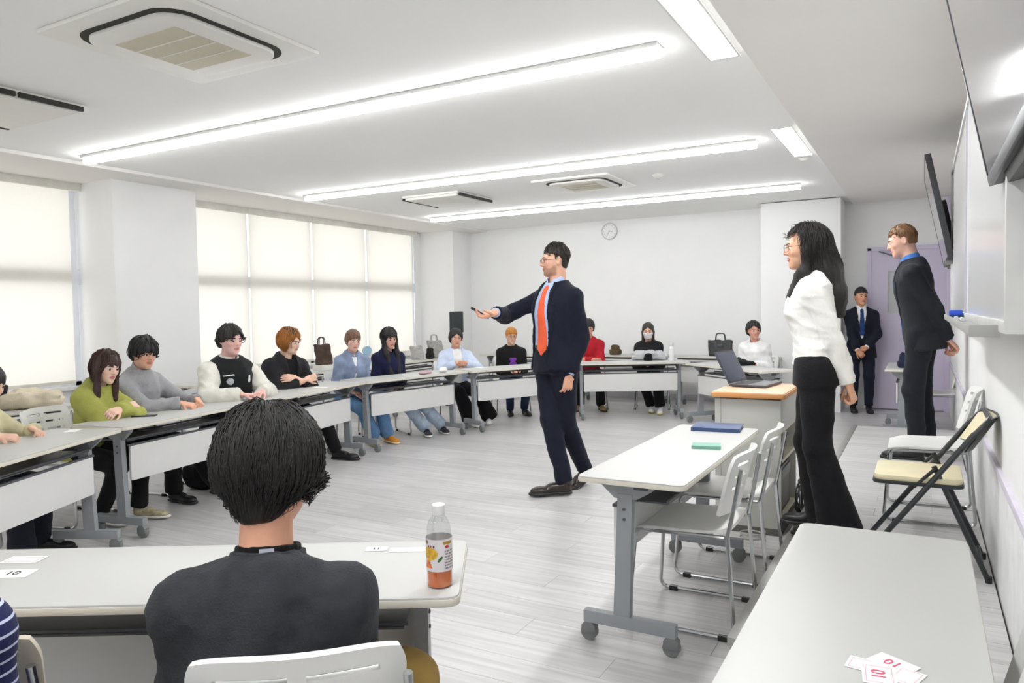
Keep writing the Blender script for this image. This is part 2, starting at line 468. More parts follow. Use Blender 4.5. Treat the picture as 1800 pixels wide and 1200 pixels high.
def build_ceiling_fixtures():
    LE = emit('led_light', (253, 254, 255), LED_STRENGTH)
    PE = emit('led_panel', (253, 254, 255), PANEL_STRENGTH)
    HS = mat('led_housing', (232, 232, 229), 0.5, var=0.01)
    names = ['long bar light running over the speaker, nearest of the three in view', 'long bar light in the middle of the three in view',
             'long bar light farthest back, before the clock wall', 'long bar light behind the viewer']
    for yy, lb in zip((3.80, 6.36, 8.84, -1.3), names):
        t = thing('bar_light', lb, 'ceiling light', (-6.2, yy, CZ), 0, 'long bar lights on the ceiling')
        MB().box((0, -0.055, -0.022), (5.0, 0.055, 0.0), 0.004).build('housing', HS, t)
        for i in range(4):
            MB().box((0.004 + 1.25 * i, -0.030, -0.062), (1.246 + 1.25 * i, 0.030, -0.012), 0.01).build('diffuser', LE, t)
    for (y0, y1, lb) in ((2.96, 4.17, 'wide recessed light panel cut by the top edge of the picture'), (6.04, 7.21, 'wide recessed light panel beside the far end of the middle bar light'),
                         (0.0, 1.2, 'unseen recessed light panel assumed above the viewer')):  # this last panel is assumed, out of view, kept to brighten the right wall
        t = thing('recessed_light', lb, 'ceiling light', (-1.03, y0, CZ), 0, 'recessed light panels beside the soffit')
        w, L = 0.145, y1 - y0
        m = MB(); m.box((-0.012, -0.012, -0.006), (w + 0.012, 0, 0)); m.box((-0.012, L, -0.006), (w + 0.012, L + 0.012, 0))
        m.box((-0.012, 0, -0.006), (0, L, 0)); m.box((w, 0, -0.006), (w + 0.012, L, 0)); m.build('rim', HS, t)
        MB().box((0, 0, -0.004), (w, L, 0.0)).build('diffuser', PE, t)
    # ceiling cassette air conditioners
    def cassette(x0, y0, s, lb, closed=False):
        t = thing('ceiling_air_conditioner', lb, 'air conditioner', (x0 + s / 2, y0 + s / 2, CZ), 0, 'ceiling cassette air conditioners')
        h = s / 2
        MB().prism(rrect(-h, h, -h, h, 0.012), -0.022, 0.0, 0.006).build('panel', ACW, t)
        k = h * 0.80
        if not closed:
            MB().prism(rrect(-k, k, -k, k, h * 0.32, 8), -0.026, -0.02).build('air_slot', DARK, t)
            k2 = k - 0.032
            MB().prism(rrect(-k2, k2, -k2, k2, h * 0.28, 8), -0.046, -0.02, 0.008).build('cover', ACW, t)
            k3 = h * 0.48
            MB().box((-k3, -k3, -0.049), (k3, k3, -0.045), 0.002).build('intake_grille', ACG, t)
            for i in range(1, 4):
                yy = -k3 + 2 * k3 * i / 4
                MB().box((-k3, yy - 0.003, -0.052), (k3, yy + 0.003, -0.048)).build('grille_rib', ACW, t)
        else:
            # two-way unit: flat cover and long slots
            MB().box((-h * 0.93, -h * 0.93, -0.05), (h * 0.93, h * 0.93, -0.02), 0.012).build('cover', ACW, t)
            for s1 in (-1, 1):
                for q in (-1, 1):
                    a = 0.01 if q > 0 else -h * 0.92
                    b = h * 0.92 if q > 0 else -0.01
                    xx = s1 * (h + 0.004)
                    MB().box((xx - 0.012, a, -0.048), (xx + 0.012, b, -0.018), 0.003).build('air_slot', DARK, t)
    cassette(-3.67, 2.03, 0.92, 'large ceiling air conditioner with beige grille near the top left')
    cassette(-5.57, 2.05, 0.86, 'flat white ceiling air conditioner cut by the left edge of the picture', True)
    cassette(-5.36, 7.05, 0.78, 'small flat white ceiling air conditioner nearest the far window', True)
    cassette(-3.62, 6.98, 0.86, 'ceiling air conditioner with beige grille between the two far bar lights')
    t = thing('smoke_detector', 'small round smoke detector right of the far air conditioner', 'smoke detector', (-2.37, 7.39, CZ))
    MB().lathe([(0.055, 0), (0.055, -0.012), (0.04, -0.03), (0.015, -0.036)], 18).build('base', ACW, t)
    MB().lathe([(0.02, -0.03), (0.018, -0.045), (0.006, -0.047)], 14).build('sensor', mat('sensor_grey', (210, 208, 204), 0.5), t)
    t = thing('ceiling_sensor', 'tiny white ceiling sensor at the end of the far recessed light', 'sensor', (-0.97, 7.36, CZ))
    MB().lathe([(0.045, 0), (0.045, -0.008), (0.03, -0.022), (0.01, -0.026)], 16).build('sensor_body', ACW, t)
    t = thing('ceiling_hatch', 'white framed ceiling access hatch in the top left corner', 'hatch', (-3.75, 1.5, CZ))
    m = MB()
    for a, b in (((-0.25, -0.25), (0.25, -0.22)), ((-0.25, 0.22), (0.25, 0.25)), ((-0.25, -0.22), (-0.22, 0.22)), ((0.22, -0.22), (0.25, 0.22))):
        m.box((a[0], a[1], -0.008), (b[0], b[1], 0), 0.002)
    m.build('hatch_frame', mat('hatch_white', (245, 245, 242), 0.4), t)
    MB().box((-0.22, -0.22, -0.003), (0.22, 0.22, 0)).build('hatch_panel', CEIL, t)


build_room(); build_windows(); build_ceiling_fixtures()


# ------------------------------------------------------------------ fixed things on the walls
def rotx(a): return Matrix.Rotation(a, 4, 'X')
def roty(a): return Matrix.Rotation(a, 4, 'Y')
def rotz(a): return Matrix.Rotation(a, 4, 'Z')
def tr(*p): return Matrix.Translation(Vector(p))


def text_mesh(name, s, size, m, parent, M, depth=0.0006):
    cu = bpy.data.curves.new(name, 'FONT'); cu.body = s; cu.size = size; cu.align_x = 'CENTER'; cu.align_y = 'CENTER'; cu.extrude = depth; cu.resolution_u = 3
    o = bpy.data.objects.new(name + '_tmp', cu); COL.objects.link(o)
    dg = bpy.context.evaluated_depsgraph_get()
    me = bpy.data.meshes.new_from_object(o.evaluated_get(dg))
    bpy.data.objects.remove(o); bpy.data.curves.remove(cu)
    me.transform(M); me.materials.clear(); me.materials.append(m)
    return link(name, me, parent)


def build_wall_things():
    # lilac door in the far wall
    d = tag(link('door_1', None, None, (-0.62, YB, 0)), kind='structure', label='lilac painted door with a narrow glass pane in the far wall')
    MB().box((-0.02, -0.05, 0), (0.03, 0.0, 2.09), 0.004).box((0.85, -0.05, 0), (0.90, 0.0, 2.09), 0.004).box((-0.02, -0.05, 2.05), (0.90, 0.0, 2.10), 0.004).build('door_frame', LILAC, d)
    m = MB(); x0, x1, z0, z1 = 0.225, 0.41, 1.26, 1.78
    m.box((0.03, -0.035, 0.01), (x0, -0.004, 2.05)); m.box((x1, -0.035, 0.01), (0.85, -0.004, 2.05))
    m.box((x0, -0.035, 0.01), (x1, -0.004, z0)); m.box((x0, -0.035, z1), (x1, -0.004, 2.05)); m.build('door_leaf', LILAC, d)
    MB().box((x0, -0.022, z0), (x1, -0.016, z1)).build('pane', mat('frosted_pane', (196, 197, 196), 0.25, var=0.06, vscale=4), d)
    m = MB()
    for a, b in (((x0 - 0.015, z0 - 0.015), (x0, z1 + 0.015)), ((x1, z0 - 0.015), (x1 + 0.015, z1 + 0.015)), ((x0, z0 - 0.015), (x1, z0)), ((x0, z1), (x1, z1 + 0.015))):
        m.box((a[0], -0.042, a[1]), (b[0], -0.03, b[1]), 0.002)
    m.build('pane_rim', mat('pane_rim', (205, 203, 209), 0.4), d)
    MB().tube([(0.78, -0.04, 1.0), (0.78, -0.09, 1.0), (0.70, -0.09, 1.0)], 0.011, 8).build('door_handle', ALU, d)
    MB().box((0.36, -0.09, 1.93), (0.52, -0.035, 1.985), 0.006).tube([(0.44, -0.07, 1.95), (0.30, -0.16, 1.97), (0.12, -0.05, 2.04)], 0.009, 6).build('door_closer', mat('closer_grey', (120, 122, 128), 0.4, metal=0.5), d)

    # round wall clock
    c = thing('wall_clock', 'round pale wall clock high on the far wall', 'clock', (-4.215, YB, 2.555))
    M = rotx(math.radians(90))
    MB().lathe([(0.128, 0), (0.13, 0.02), (0.122, 0.034), (0.112, 0.034), (0.112, 0.022)], 36, M).build('rim', mat('clock_rim', (205, 206, 206), 0.35, var=0.02), c)
    MB().lathe([(0.113, 0.018), (0.113, 0.023)], 32, M).build('dial', mat('clock_dial', (240, 240, 238), 0.5, var=0.01), c)
    for k in range(12):
        a = math.radians(30 * k)
        MB().box((-0.003, 0.086, 0.0235), (0.003, 0.102, 0.0245), 0, M @ rotz(-a)).build('hour_mark', mat('clock_mark', (165, 165, 165), 0.6), c)
    for a, L, w in ((math.radians(100), 0.055, 0.005), (math.radians(-150), 0.08, 0.0035)):
        MB().box((-w, -0.012, 0.0255), (w, L, 0.027), 0, M @ rotz(-a)).build('clock_hand', mat('clock_mark', (165, 165, 165), 0.6), c)

    # long whiteboard with tray
    w = thing('whiteboard', 'long glossy whiteboard with aluminium frame on the right-hand wall', 'whiteboard', (0.175, 2.12, 0))
    L, z0, z1 = 4.12, 1.275, 2.30
    BW = mat('board_enamel', (244, 245, 244), 0.16, var=0.008, vscale=2)
    MB().box((0.006, 0.03, z0 + 0.03), (0.12, L - 0.03, z1 - 0.03)).build('board_surface', BW, w)
    for a, b in (((-0.004, 0, z0), (0.124, 0.035, z1)), ((-0.004, L - 0.035, z0), (0.124, L, z1)), ((-0.004, 0.035, z0), (0.124, L - 0.035, z0 + 0.03)), ((-0.004, 0.035, z1 - 0.03), (0.124, L - 0.035, z1))):
        MB().box(a, b, 0.004).build('frame_bar', mat('board_frame', (214, 214, 212), 0.4, metal=0.2), w)
    MB().box((-0.002, 2.04, z0 + 0.03), (0.008, 2.05, z1 - 0.03)).build('board_joint', mat('board_joint', (190, 188, 196), 0.5), w)
    MB().box((-0.066, 0.2, z0 - 0.012), (0.0, 2.9, z0 + 0.0), 0.003).box((-0.068, 0.2, z0 - 0.012), (-0.06, 2.9, z0 + 0.016), 0.003).box((-0.068, 0.195, z0 - 0.014), (0.0, 0.22, z0 + 0.018), 0.003).build('marker_tray', mat('tray_grey', (172, 172, 168), 0.4, metal=0.3), w)
    t = thing('board_eraser', 'blue board eraser on the whiteboard tray', 'eraser', (0.14, 4.28, z0), 0)
    MB().box((-0.028, -0.07, 0.0), (0.028, 0.07, 0.018), 0.004).build('felt_pad', mat('eraser_felt', (60, 62, 72), 0.9, var=0.1), t)
    MB().box((-0.028, -0.07, 0.018), (0.028, 0.07, 0.045), 0.008).build('grip', mat('eraser_blue', (40, 84, 205), 0.45), t)
    for i, (yy, col, nm) in enumerate(((4.05, (48, 92, 190), 'blue'), (3.75, (190, 196, 206), 'pale grey'))):
        t = thing('board_marker', nm + ' marker pen lying on the whiteboard tray', 'marker', (0.135 + 0.012 * i, yy, z0 + 0.009), 0)
        MB().tube([(0, -0.055, 0), (0, 0.03, 0)], 0.0085, 10).build('barrel', mat('marker_barrel', (225, 226, 228), 0.4), t)
        MB().tube([(0, 0.03, 0), (0, 0.065, 0)], 0.0092, 10).build('cap', mat('marker_cap_%d' % i, col, 0.4), t)

    # two wall screens, tilted forward on arms
    def screen(y0, lb, cable):
        t = thing('wall_screen', lb, 'television', (0.157, y0, 1.66), 0, 'tilted wall screens')
        tilt = roty(math.atan2(-0.155, 0.77))
        Wd, Hh = 1.28, 0.76
        MB().box((0.0, 0, 0), (0.035, Wd, Hh), 0.008, tilt).build('body', mat('screen_back', (52, 53, 58), 0.5, var=0.05), t)
        MB().box((-0.006, 0.001, 0.0), (0.004, Wd - 0.001, 0.026), 0.002, tilt).box((-0.006, 0.001, Hh - 0.012), (0.004, Wd - 0.001, Hh), 0.002, tilt).box((-0.006, 0.001, 0.026), (0.004, 0.013, Hh - 0.012), 0.002, tilt).box((-0.006, Wd - 0.013, 0.026), (0.004, Wd - 0.001, Hh - 0.012), 0.002, tilt).build('bezel', mat('screen_bezel', (66, 67, 72), 0.35, metal=0.4), t)
        MB().box((-0.004, 0.013, 0.026), (-0.001, Wd - 0.013, Hh - 0.012), 0, tilt).build('screen_glass', mat('screen_glass', (96, 98, 112), 0.12, var=0.01, spec=1.0, coat=1.0), t)
        MB().box((0.034, 0.3, 0.05), (0.075, Wd - 0.3, 0.45), 0.01, tilt).build('rear_housing', BLACKP, t)
        MB().box((0.05, 0.5, 0.1), (0.14, 0.56, 0.42), 0.006).box((0.05, Wd - 0.56, 0.1), (0.14, Wd - 0.5, 0.42), 0.006).box((0.125, 0.4, 0.05), (0.141, Wd - 0.4, 0.5), 0.004).build('wall_bracket', BLACKM, t)
        MB().box((0.012, 0.2, -0.028), (0.05, Wd - 0.2, 0.004), 0.004, tilt).build('lower_vent', mat('screen_vent', (70, 72, 70), 0.5, var=0.3, vscale=60), t)
        if cable:
            MB().tube([(0.02, 0.25, 0.40), (0.03, 0.2, 0.47), (0.06, 0.18, 0.53), (0.10, 0.2, 0.555), (0.14, 0.25, 0.55)], 0.007, 6).build('cable', BLACKP, t)
            MB().tube([(0.03, 0.3, 0.36), (0.05, 0.24, 0.45), (0.09, 0.22, 0.50), (0.14, 0.27, 0.51)], 0.005, 6).build('cable', BLACKP, t)
        MB().box((-0.03, 0.02, -0.03), (0.02, 0.10, 0.0), 0.006, tilt).build('sensor_foot', mat('sensor_grey2', (120, 122, 118), 0.4), t)
        return t
    screen(1.07, 'large wall screen tilted down in the top right corner, reflecting the lights', False)
    screen(6.02, 'dark wall screen seen edge-on behind the man by the whiteboard', True)


def build_stage():
    s = thing('stage_platform', 'low grey wood-look platform along the whiteboard wall', 'platform', (0, 0, 0))
    PM = plank_material('stage_plank', (205, 204, 203), 0.4)
    x0, x1, y0, y1 = -0.63, XW - 0.02, 2.76, 8.36
    MB().box((x0 + 0.004, y0 + 0.004, 0.001), (x1, y1 - 0.004, STAGE_Z - 0.004)).build('riser', mat('stage_riser', (186, 176, 164), 0.5, var=0.06, stretch=(1, 1, 12)), s)
    al = mat('nosing_metal', (176, 176, 172), 0.35, metal=0.5)
    MB().box((x0 - 0.006, y0, STAGE_Z - 0.03), (x0 + 0.042, y1, STAGE_Z + 0.003), 0.003).build('nosing', al, s)
    MB().box((x0 + 0.042, y1 - 0.035, STAGE_Z - 0.03), (x1, y1 + 0.004, STAGE_Z + 0.003), 0.003).build('nosing', al, s)
    MB().box((x0 + 0.042, y0 - 0.004, STAGE_Z - 0.03), (x1, y0 + 0.03, STAGE_Z + 0.003), 0.003).build('nosing', al, s)
    W = 0.18; r = 0; y = y0 + 0.03
    while y < y1 - 0.05:
        b = min(y + W, y1 - 0.035)
        cut = -0.25 if r % 2 else 0.05
        for a, c in ((x0 + 0.043, cut), (cut, x1)):
            MB().box((a + 0.001, y + 0.001, STAGE_Z - 0.004), (c - 0.001, b - 0.001, STAGE_Z)).build('plank', PM, s, smooth=False)
        y += W; r += 1


# ------------------------------------------------------------------ tables
TD = 0.43


def make_table(L=1.44):
    t = link('folding_table', None)
    h = L / 2; D = TD
    # local: +y is the front (modesty panel) side, y in [-D, 0] measured from the front edge
    MB().prism(rrect(-h, h, -D, 0, 0.03), 0.678, 0.70, 0.004).build('tabletop', TOPW, t)
    MB().prism(rrect(-h - 0.002, h + 0.002, -D - 0.002, 0.002, 0.032), 0.676, 0.695, 0.004).build('edge_band', EDGE, t)
    MB().box((-h + 0.10, -0.26, 0.640), (h - 0.10, -0.20, 0.676), 0.004).build('beam', STEELD, t)
    MB().box((-h + 0.14, -0.33, 0.585), (h - 0.14, -0.12, 0.592), 0.002).build('shelf', STEELD, t)
    for yy in (-0.33, -0.12):
        MB().tube([(-h + 0.13, yy, 0.60), (h - 0.13, yy, 0.60)], 0.006, 6).build('shelf_rail', STEELD, t)
    MB().prism([(p[0], p[1]) for p in rrect(-h + 0.14, h - 0.14, 0, 0.22, 0.012, 3)], -0.008, 0.008, 0.002, tr(0, -0.108, 0.34) @ rotx(math.radians(90))).build('modesty_panel', PANEL, t)
    MB().box((-h + 0.13, -0.117, 0.556), (h - 0.13, -0.099, 0.568), 0.002).build('panel_rail', STEELD, t)
    for s in (-1, 1):
        x = s * (h - 0.115)
        m = MB()
        vs = []
        for (yc, z, hw, hd) in ((-0.145, 0.12, 0.018, 0.034), (-0.165, 0.62, 0.018, 0.03)):
            for dx, dy in ((-1, -1), (1, -1), (1, 1), (-1, 1)): vs.append((x + dx * hw, yc + dy * hd, z))
        m.add(vs, [(3, 2, 1, 0), (4, 5, 6, 7), (0, 1, 5, 4), (1, 2, 6, 5), (2, 3, 7, 6), (3, 0, 4, 7)])
        m.build('leg', STEEL, t)
        MB().prism([(-0.32, 0.676), (-0.05, 0.676), (-0.07, 0.645), (-0.12, 0.60), (-0.21, 0.60), (-0.27, 0.635)], -0.014, 0.014, 0.003,
                   Matrix(((0, 0, 1, x), (1, 0, 0, 0), (0, 1, 0, 0), (0, 0, 0, 1)))).build('bracket', STEEL, t)
        for q in (0, 1):
            MB().lathe([(0.006, 0), (0.006, 0.004), (0.002, 0.005)], 8, tr(x + s * 0.018, -0.162, 0.56 - 0.04 * q) @ roty(math.radians(90 * s))).build('bolt', STEELD, t)
        MB().box((x - 0.02, -0.365, 0.075), (x + 0.02, 0.02, 0.125), 0.006).build('foot_bar', STEEL, t)
        for yy in (-0.345, 0.0):
            c = MB().tube([(x - 0.014, yy, 0.034), (x + 0.014, yy, 0.034)], 0.034, 16).build('caster', GPLAST, t)
            MB().prism([(-0.03, 0.03), (0.03, 0.03), (0.03, 0.06), (0.012, 0.08), (-0.012, 0.08), (-0.03, 0.06)], -0.019, 0.019, 0.003,
                       Matrix(((0, 0, 1, x), (1, 0, 0, yy), (0, 1, 0, 0), (0, 0, 0, 1)))).build('caster_hood', GPLAST, c)
    return t


TABLES = []
_tab0 = None


def table(a, b, front, label, group, z=0.0):
    """front edge runs from a to b; front = +1 if the modesty side is on the right of a->b"""
    global _tab0
    a, b = Vector(a), Vector(b); d = (b - a).normalized()
    n = Vector((d.y, -d.x)) * front
    rz = math.atan2(-n.x, n.y)
    c = (a + b) / 2
    if _tab0 is None:
        _tab0 = make_table(); o = _tab0
    else:
        o = copy_tree(_tab0)
    o.location = (c.x, c.y, z); o.rotation_euler = (0, 0, rz)
    tag(o, label, 'table', group)
    return o


def build_tables():
    g = 'white folding tables on casters'
    table((-3.50, 1.42), (-4.15, 2.70), 1, 'white folding table in the ring cut by the left edge of the picture', g)
    table((-4.18, 2.745), (-4.43, 4.12), 1, 'white folding table before the person in the lime green top', g)
    table((-4.44, 4.155), (-4.685, 5.52), 1, 'white folding table behind the black-haired head, before the black jacket', g)
    table((-4.68, 5.55), (-4.42, 6.94), 1, 'white folding table before the person in the navy top', g)
    table((-4.38, 6.97), (-3.75, 8.26), 1, 'white folding table with light blue shirt person at its left end', g)
    table((-3.74, 8.29), (-2.50, 8.97), 1, 'white folding table before the red sweater and the face mask', g)
    table((-2.50, 8.74), (-1.43, 7.77), 1, 'white folding table behind the wooden-topped lectern', g)
    table((-1.195, 4.09), (-1.195, 2.66), 1, 'white folding table seen end-on with blue and green folders on it', g)
    table((-2.40, 1.05), (-1.13, 1.775), -1, 'white folding table in the foreground with the drink bottle', g)
    table((-0.32, 2.36), (-0.32, 0.92), 1, 'white folding table in the bottom right corner with pink number cards', g)
    # tables pushed to the walls
    g2 = 'white folding tables pushed to the walls'
    table((-5.62, 1.9), (-5.62, 3.34), 1, 'white folding table under the left window holding the beige coat', g2)
    table((-6.02, 4.62), (-6.02, 6.06), 1, 'white folding table under the far window behind the black jacket', g2)
    table((-6.02, 6.09), (-6.02, 7.53), 1, 'white folding table under the far window with the brown tote bag', g2)
    table((-6.02, 7.56), (-6.02, 9.00), 1, 'white folding table under the far window with the checked bags', g2)
    table((-6.0, 9.75), (-4.56, 9.75), 1, 'white folding table before the far wall nearest the loudspeaker', g2)
    table((-4.53, 9.95), (-3.09, 9.95), 1, 'white folding table before the far wall behind the red sweater', g2)
    table((-3.06, 9.95), (-1.62, 9.95), 1, 'white folding table before the far wall with the black handbag', g2)
    table((-0.34, 9.40), (-0.34, 8.42), 1, 'white folding table by the lilac door behind the standing man', g2).scale = (0.7, 1, 1)


# ------------------------------------------------------------------ chairs
def shell_grid(fn, nu, nv, skip=(), th=0.010):
    """curved panel from a function, with slots left out, given thickness"""
    bm = bmesh.new()
    V = [[bm.verts.new(fn(i / nu, j / nv)) for j in range(nv + 1)] for i in range(nu + 1)]
    for i in range(nu):
        for j in range(nv):
            if (i, j) in skip: continue
            bm.faces.new((V[i][j], V[i + 1][j], V[i + 1][j + 1], V[i][j + 1]))
    bmesh.ops.recalc_face_normals(bm, faces=bm.faces)
    bm.normal_update()
    bmesh.ops.solidify(bm, geom=list(bm.faces), thickness=th)
    return bm


def make_chair():
    """white stacking chair; local +y is where the sitter faces"""
    t = link('stacking_chair', None)

    def seat(u, v):
        x = (u - 0.5) * 0.42; y = -0.20 + 0.40 * v
        e = abs(u - 0.5) * 2
        z = 0.425 + 0.012 * e ** 3 + 0.016 * (1 - v) ** 3 - 0.022 * max(0, v - 0.72) ** 2 / 0.08 - 0.006
        k = 1 - 0.10 * max(0, abs(v - 0.5) * 2 - 0.7) / 0.3
        return Vector((x * k, y, z))
    m = MB(); m.bm(shell_grid(seat, 14, 12, th=0.012)); m.build('seat', WPLAST, t)

    def back(u, v):
        wdt = 0.395 * (1.0 - 0.08 * (1 - v)) * (1 - 0.07 * (max(0, v - 0.8) / 0.2) ** 2)
        x = (u - 0.5) * wdt; e = (u - 0.5) * 2
        z = 0.495 + 0.258 * v - 0.012 * abs(e) ** 5 * v
        y = -0.205 - 0.065 * v + 0.040 * e * e - 0.03 * max(0, v - 0.8)
        return Vector((x, y, z))
    skip = set()
    for j in (9, 7, 5):
        for i in range(3, 21):
            if i in (11, 12): continue
            if (j == 7 and i in (5, 6, 16, 17)): continue
            skip.add((i, j))
    m = MB(); m.bm(shell_grid(back, 24, 20, {(i, j * 2 - 2) for (i, j) in skip}, th=0.014)); m.build('backrest', WPLAST, t)
    # sled frame: one bent tube each side
    for s in (-1, 1):
        x = s * 0.205
        p = path_round([(x * 0.95, -0.258, 0.70), (x, -0.222, 0.50), (x * 1.02, -0.205, 0.42), (x * 1.10, -0.235, 0.012), (x * 1.10, 0.215, 0.012), (x * 0.98, 0.185, 0.408), (x * 0.95, -0.19, 0.412)], 0.035)
        MB().tube(p, 0.009, 8).build('side_frame', CHROME, t)
        for yy in (-0.19, 0.15):
            MB().box((x * 1.10 - 0.013, yy - 0.02, 0.0), (x * 1.10 + 0.013, yy + 0.02, 0.02), 0.003).build('foot_pad', BLACKP, t)
    MB().tube([(-0.2, 0.12, 0.405), (0.2, 0.12, 0.405)], 0.008, 8).build('cross_bar', CHROME, t)
    MB().tube([(-0.2, -0.12, 0.405), (0.2, -0.12, 0.405)], 0.008, 8).build('cross_bar', CHROME, t)
    return t


_ch0 = None


def chair(x, y, face, label, z=0.0, group='white stacking chairs'):
    """face: degrees, direction the sitter looks, 0 = +y, counter-clockwise"""
    global _ch0
    if _ch0 is None:
        _ch0 = make_chair(); o = _ch0
    else: o = copy_tree(_ch0)
    o.location = (x, y, z); o.rotation_euler = (0, 0, math.radians(face))
    tag(o, label, 'chair', group)
    return o


def build_loose_chairs():
    # empty chairs at the middle table (sitter faces -x)
    chair(-0.895, 3.22, 90, 'empty white stacking chair at the middle table, nearer one')
    chair(-0.885, 3.87, 90, 'empty white stacking chair at the middle table, next to the lectern')
    chair(0.02, 4.92, 90, 'empty white stacking chair on the platform behind the folding chair', STAGE_Z)
    chair(0.10, 8.9, 90, 'white stacking chair against the wall by the lilac door')
    c = chair(-0.015, 1.80, 82, 'white stacking chair cut by the bottom right corner', 0.0)
    # black folding chair with cream pads on the platform
    t = thing('folding_chair', 'black tube folding chair with cream seat and back pads', 'chair', (-0.005, 4.00, STAGE_Z), math.radians(90))
    for s in (-1, 1):
        x = s * 0.20
        MB().tube([(x, 0.26, 0.012), (x, -0.205, 0.66)], 0.0125, 8).build('front_leg', BLACKM, t)
        MB().tube([(x * 0.88, -0.26, 0.012), (x * 0.88, -0.05, 0.50)], 0.0115, 8).build('rear_leg', BLACKM, t)
        MB().lathe([(0.015, 0), (0.015, 0.03)], 10, tr(x, 0.262, 0.0)).build('rubber_foot', BLACKP, t)
        MB().lathe([(0.014, 0), (0.014, 0.03)], 10, tr(x * 0.88, -0.262, 0.0)).build('rubber_foot', BLACKP, t)
        MB().tube([(x * 0.94, -0.055, 0.49), (x * 0.94, 0.03, 0.40)], 0.008, 6).build('hinge_link', BLACKM, t)
    MB().tube([(-0.2, 0.235, 0.05), (0.2, 0.235, 0.05)], 0.008, 8).build('cross_bar', BLACKM, t)
    MB().tube([(-0.176, -0.24, 0.06), (0.176, -0.24, 0.06)], 0.008, 8).build('cross_bar', BLACKM, t)
    # tube arch over the back
    MB().tube(path_round([(-0.20, -0.20, 0.65), (-0.20, -0.262, 0.725), (0.20, -0.262, 0.725), (0.20, -0.20, 0.65)], 0.05), 0.0125, 8).build('back_tube', BLACKM, t)
    MB().prism(rrect(-0.195, 0.195, -0.17, 0.20, 0.04), 0.405, 0.422, 0.005).build('seat_pan', BLACKM, t)
    MB().prism(rrect(-0.19, 0.19, -0.165, 0.195, 0.045), 0.42, 0.447, 0.010).build('seat_pad', CREAMV, t)

    def back(u, v):
        x = (u - 0.5) * 0.40; e = (u - 0.5) * 2
        return Vector((x * (0.92 + 0.08 * v), -0.165 - 0.095 * v - 0.045 * (1 - e * e), 0.575 + 0.155 * v))
    m = MB(); m.bm(shell_grid(back, 12, 6, th=0.006)); m.build('back_pan', BLACKM, t)

    def pad(u, v):
        p = back(0.03 + 0.94 * u, 0.05 + 0.93 * v); p.y += 0.014; return p
    m = MB(); m.bm(shell_grid(pad, 12, 6, th=0.016)); m.build('back_pad', CREAMV, t)


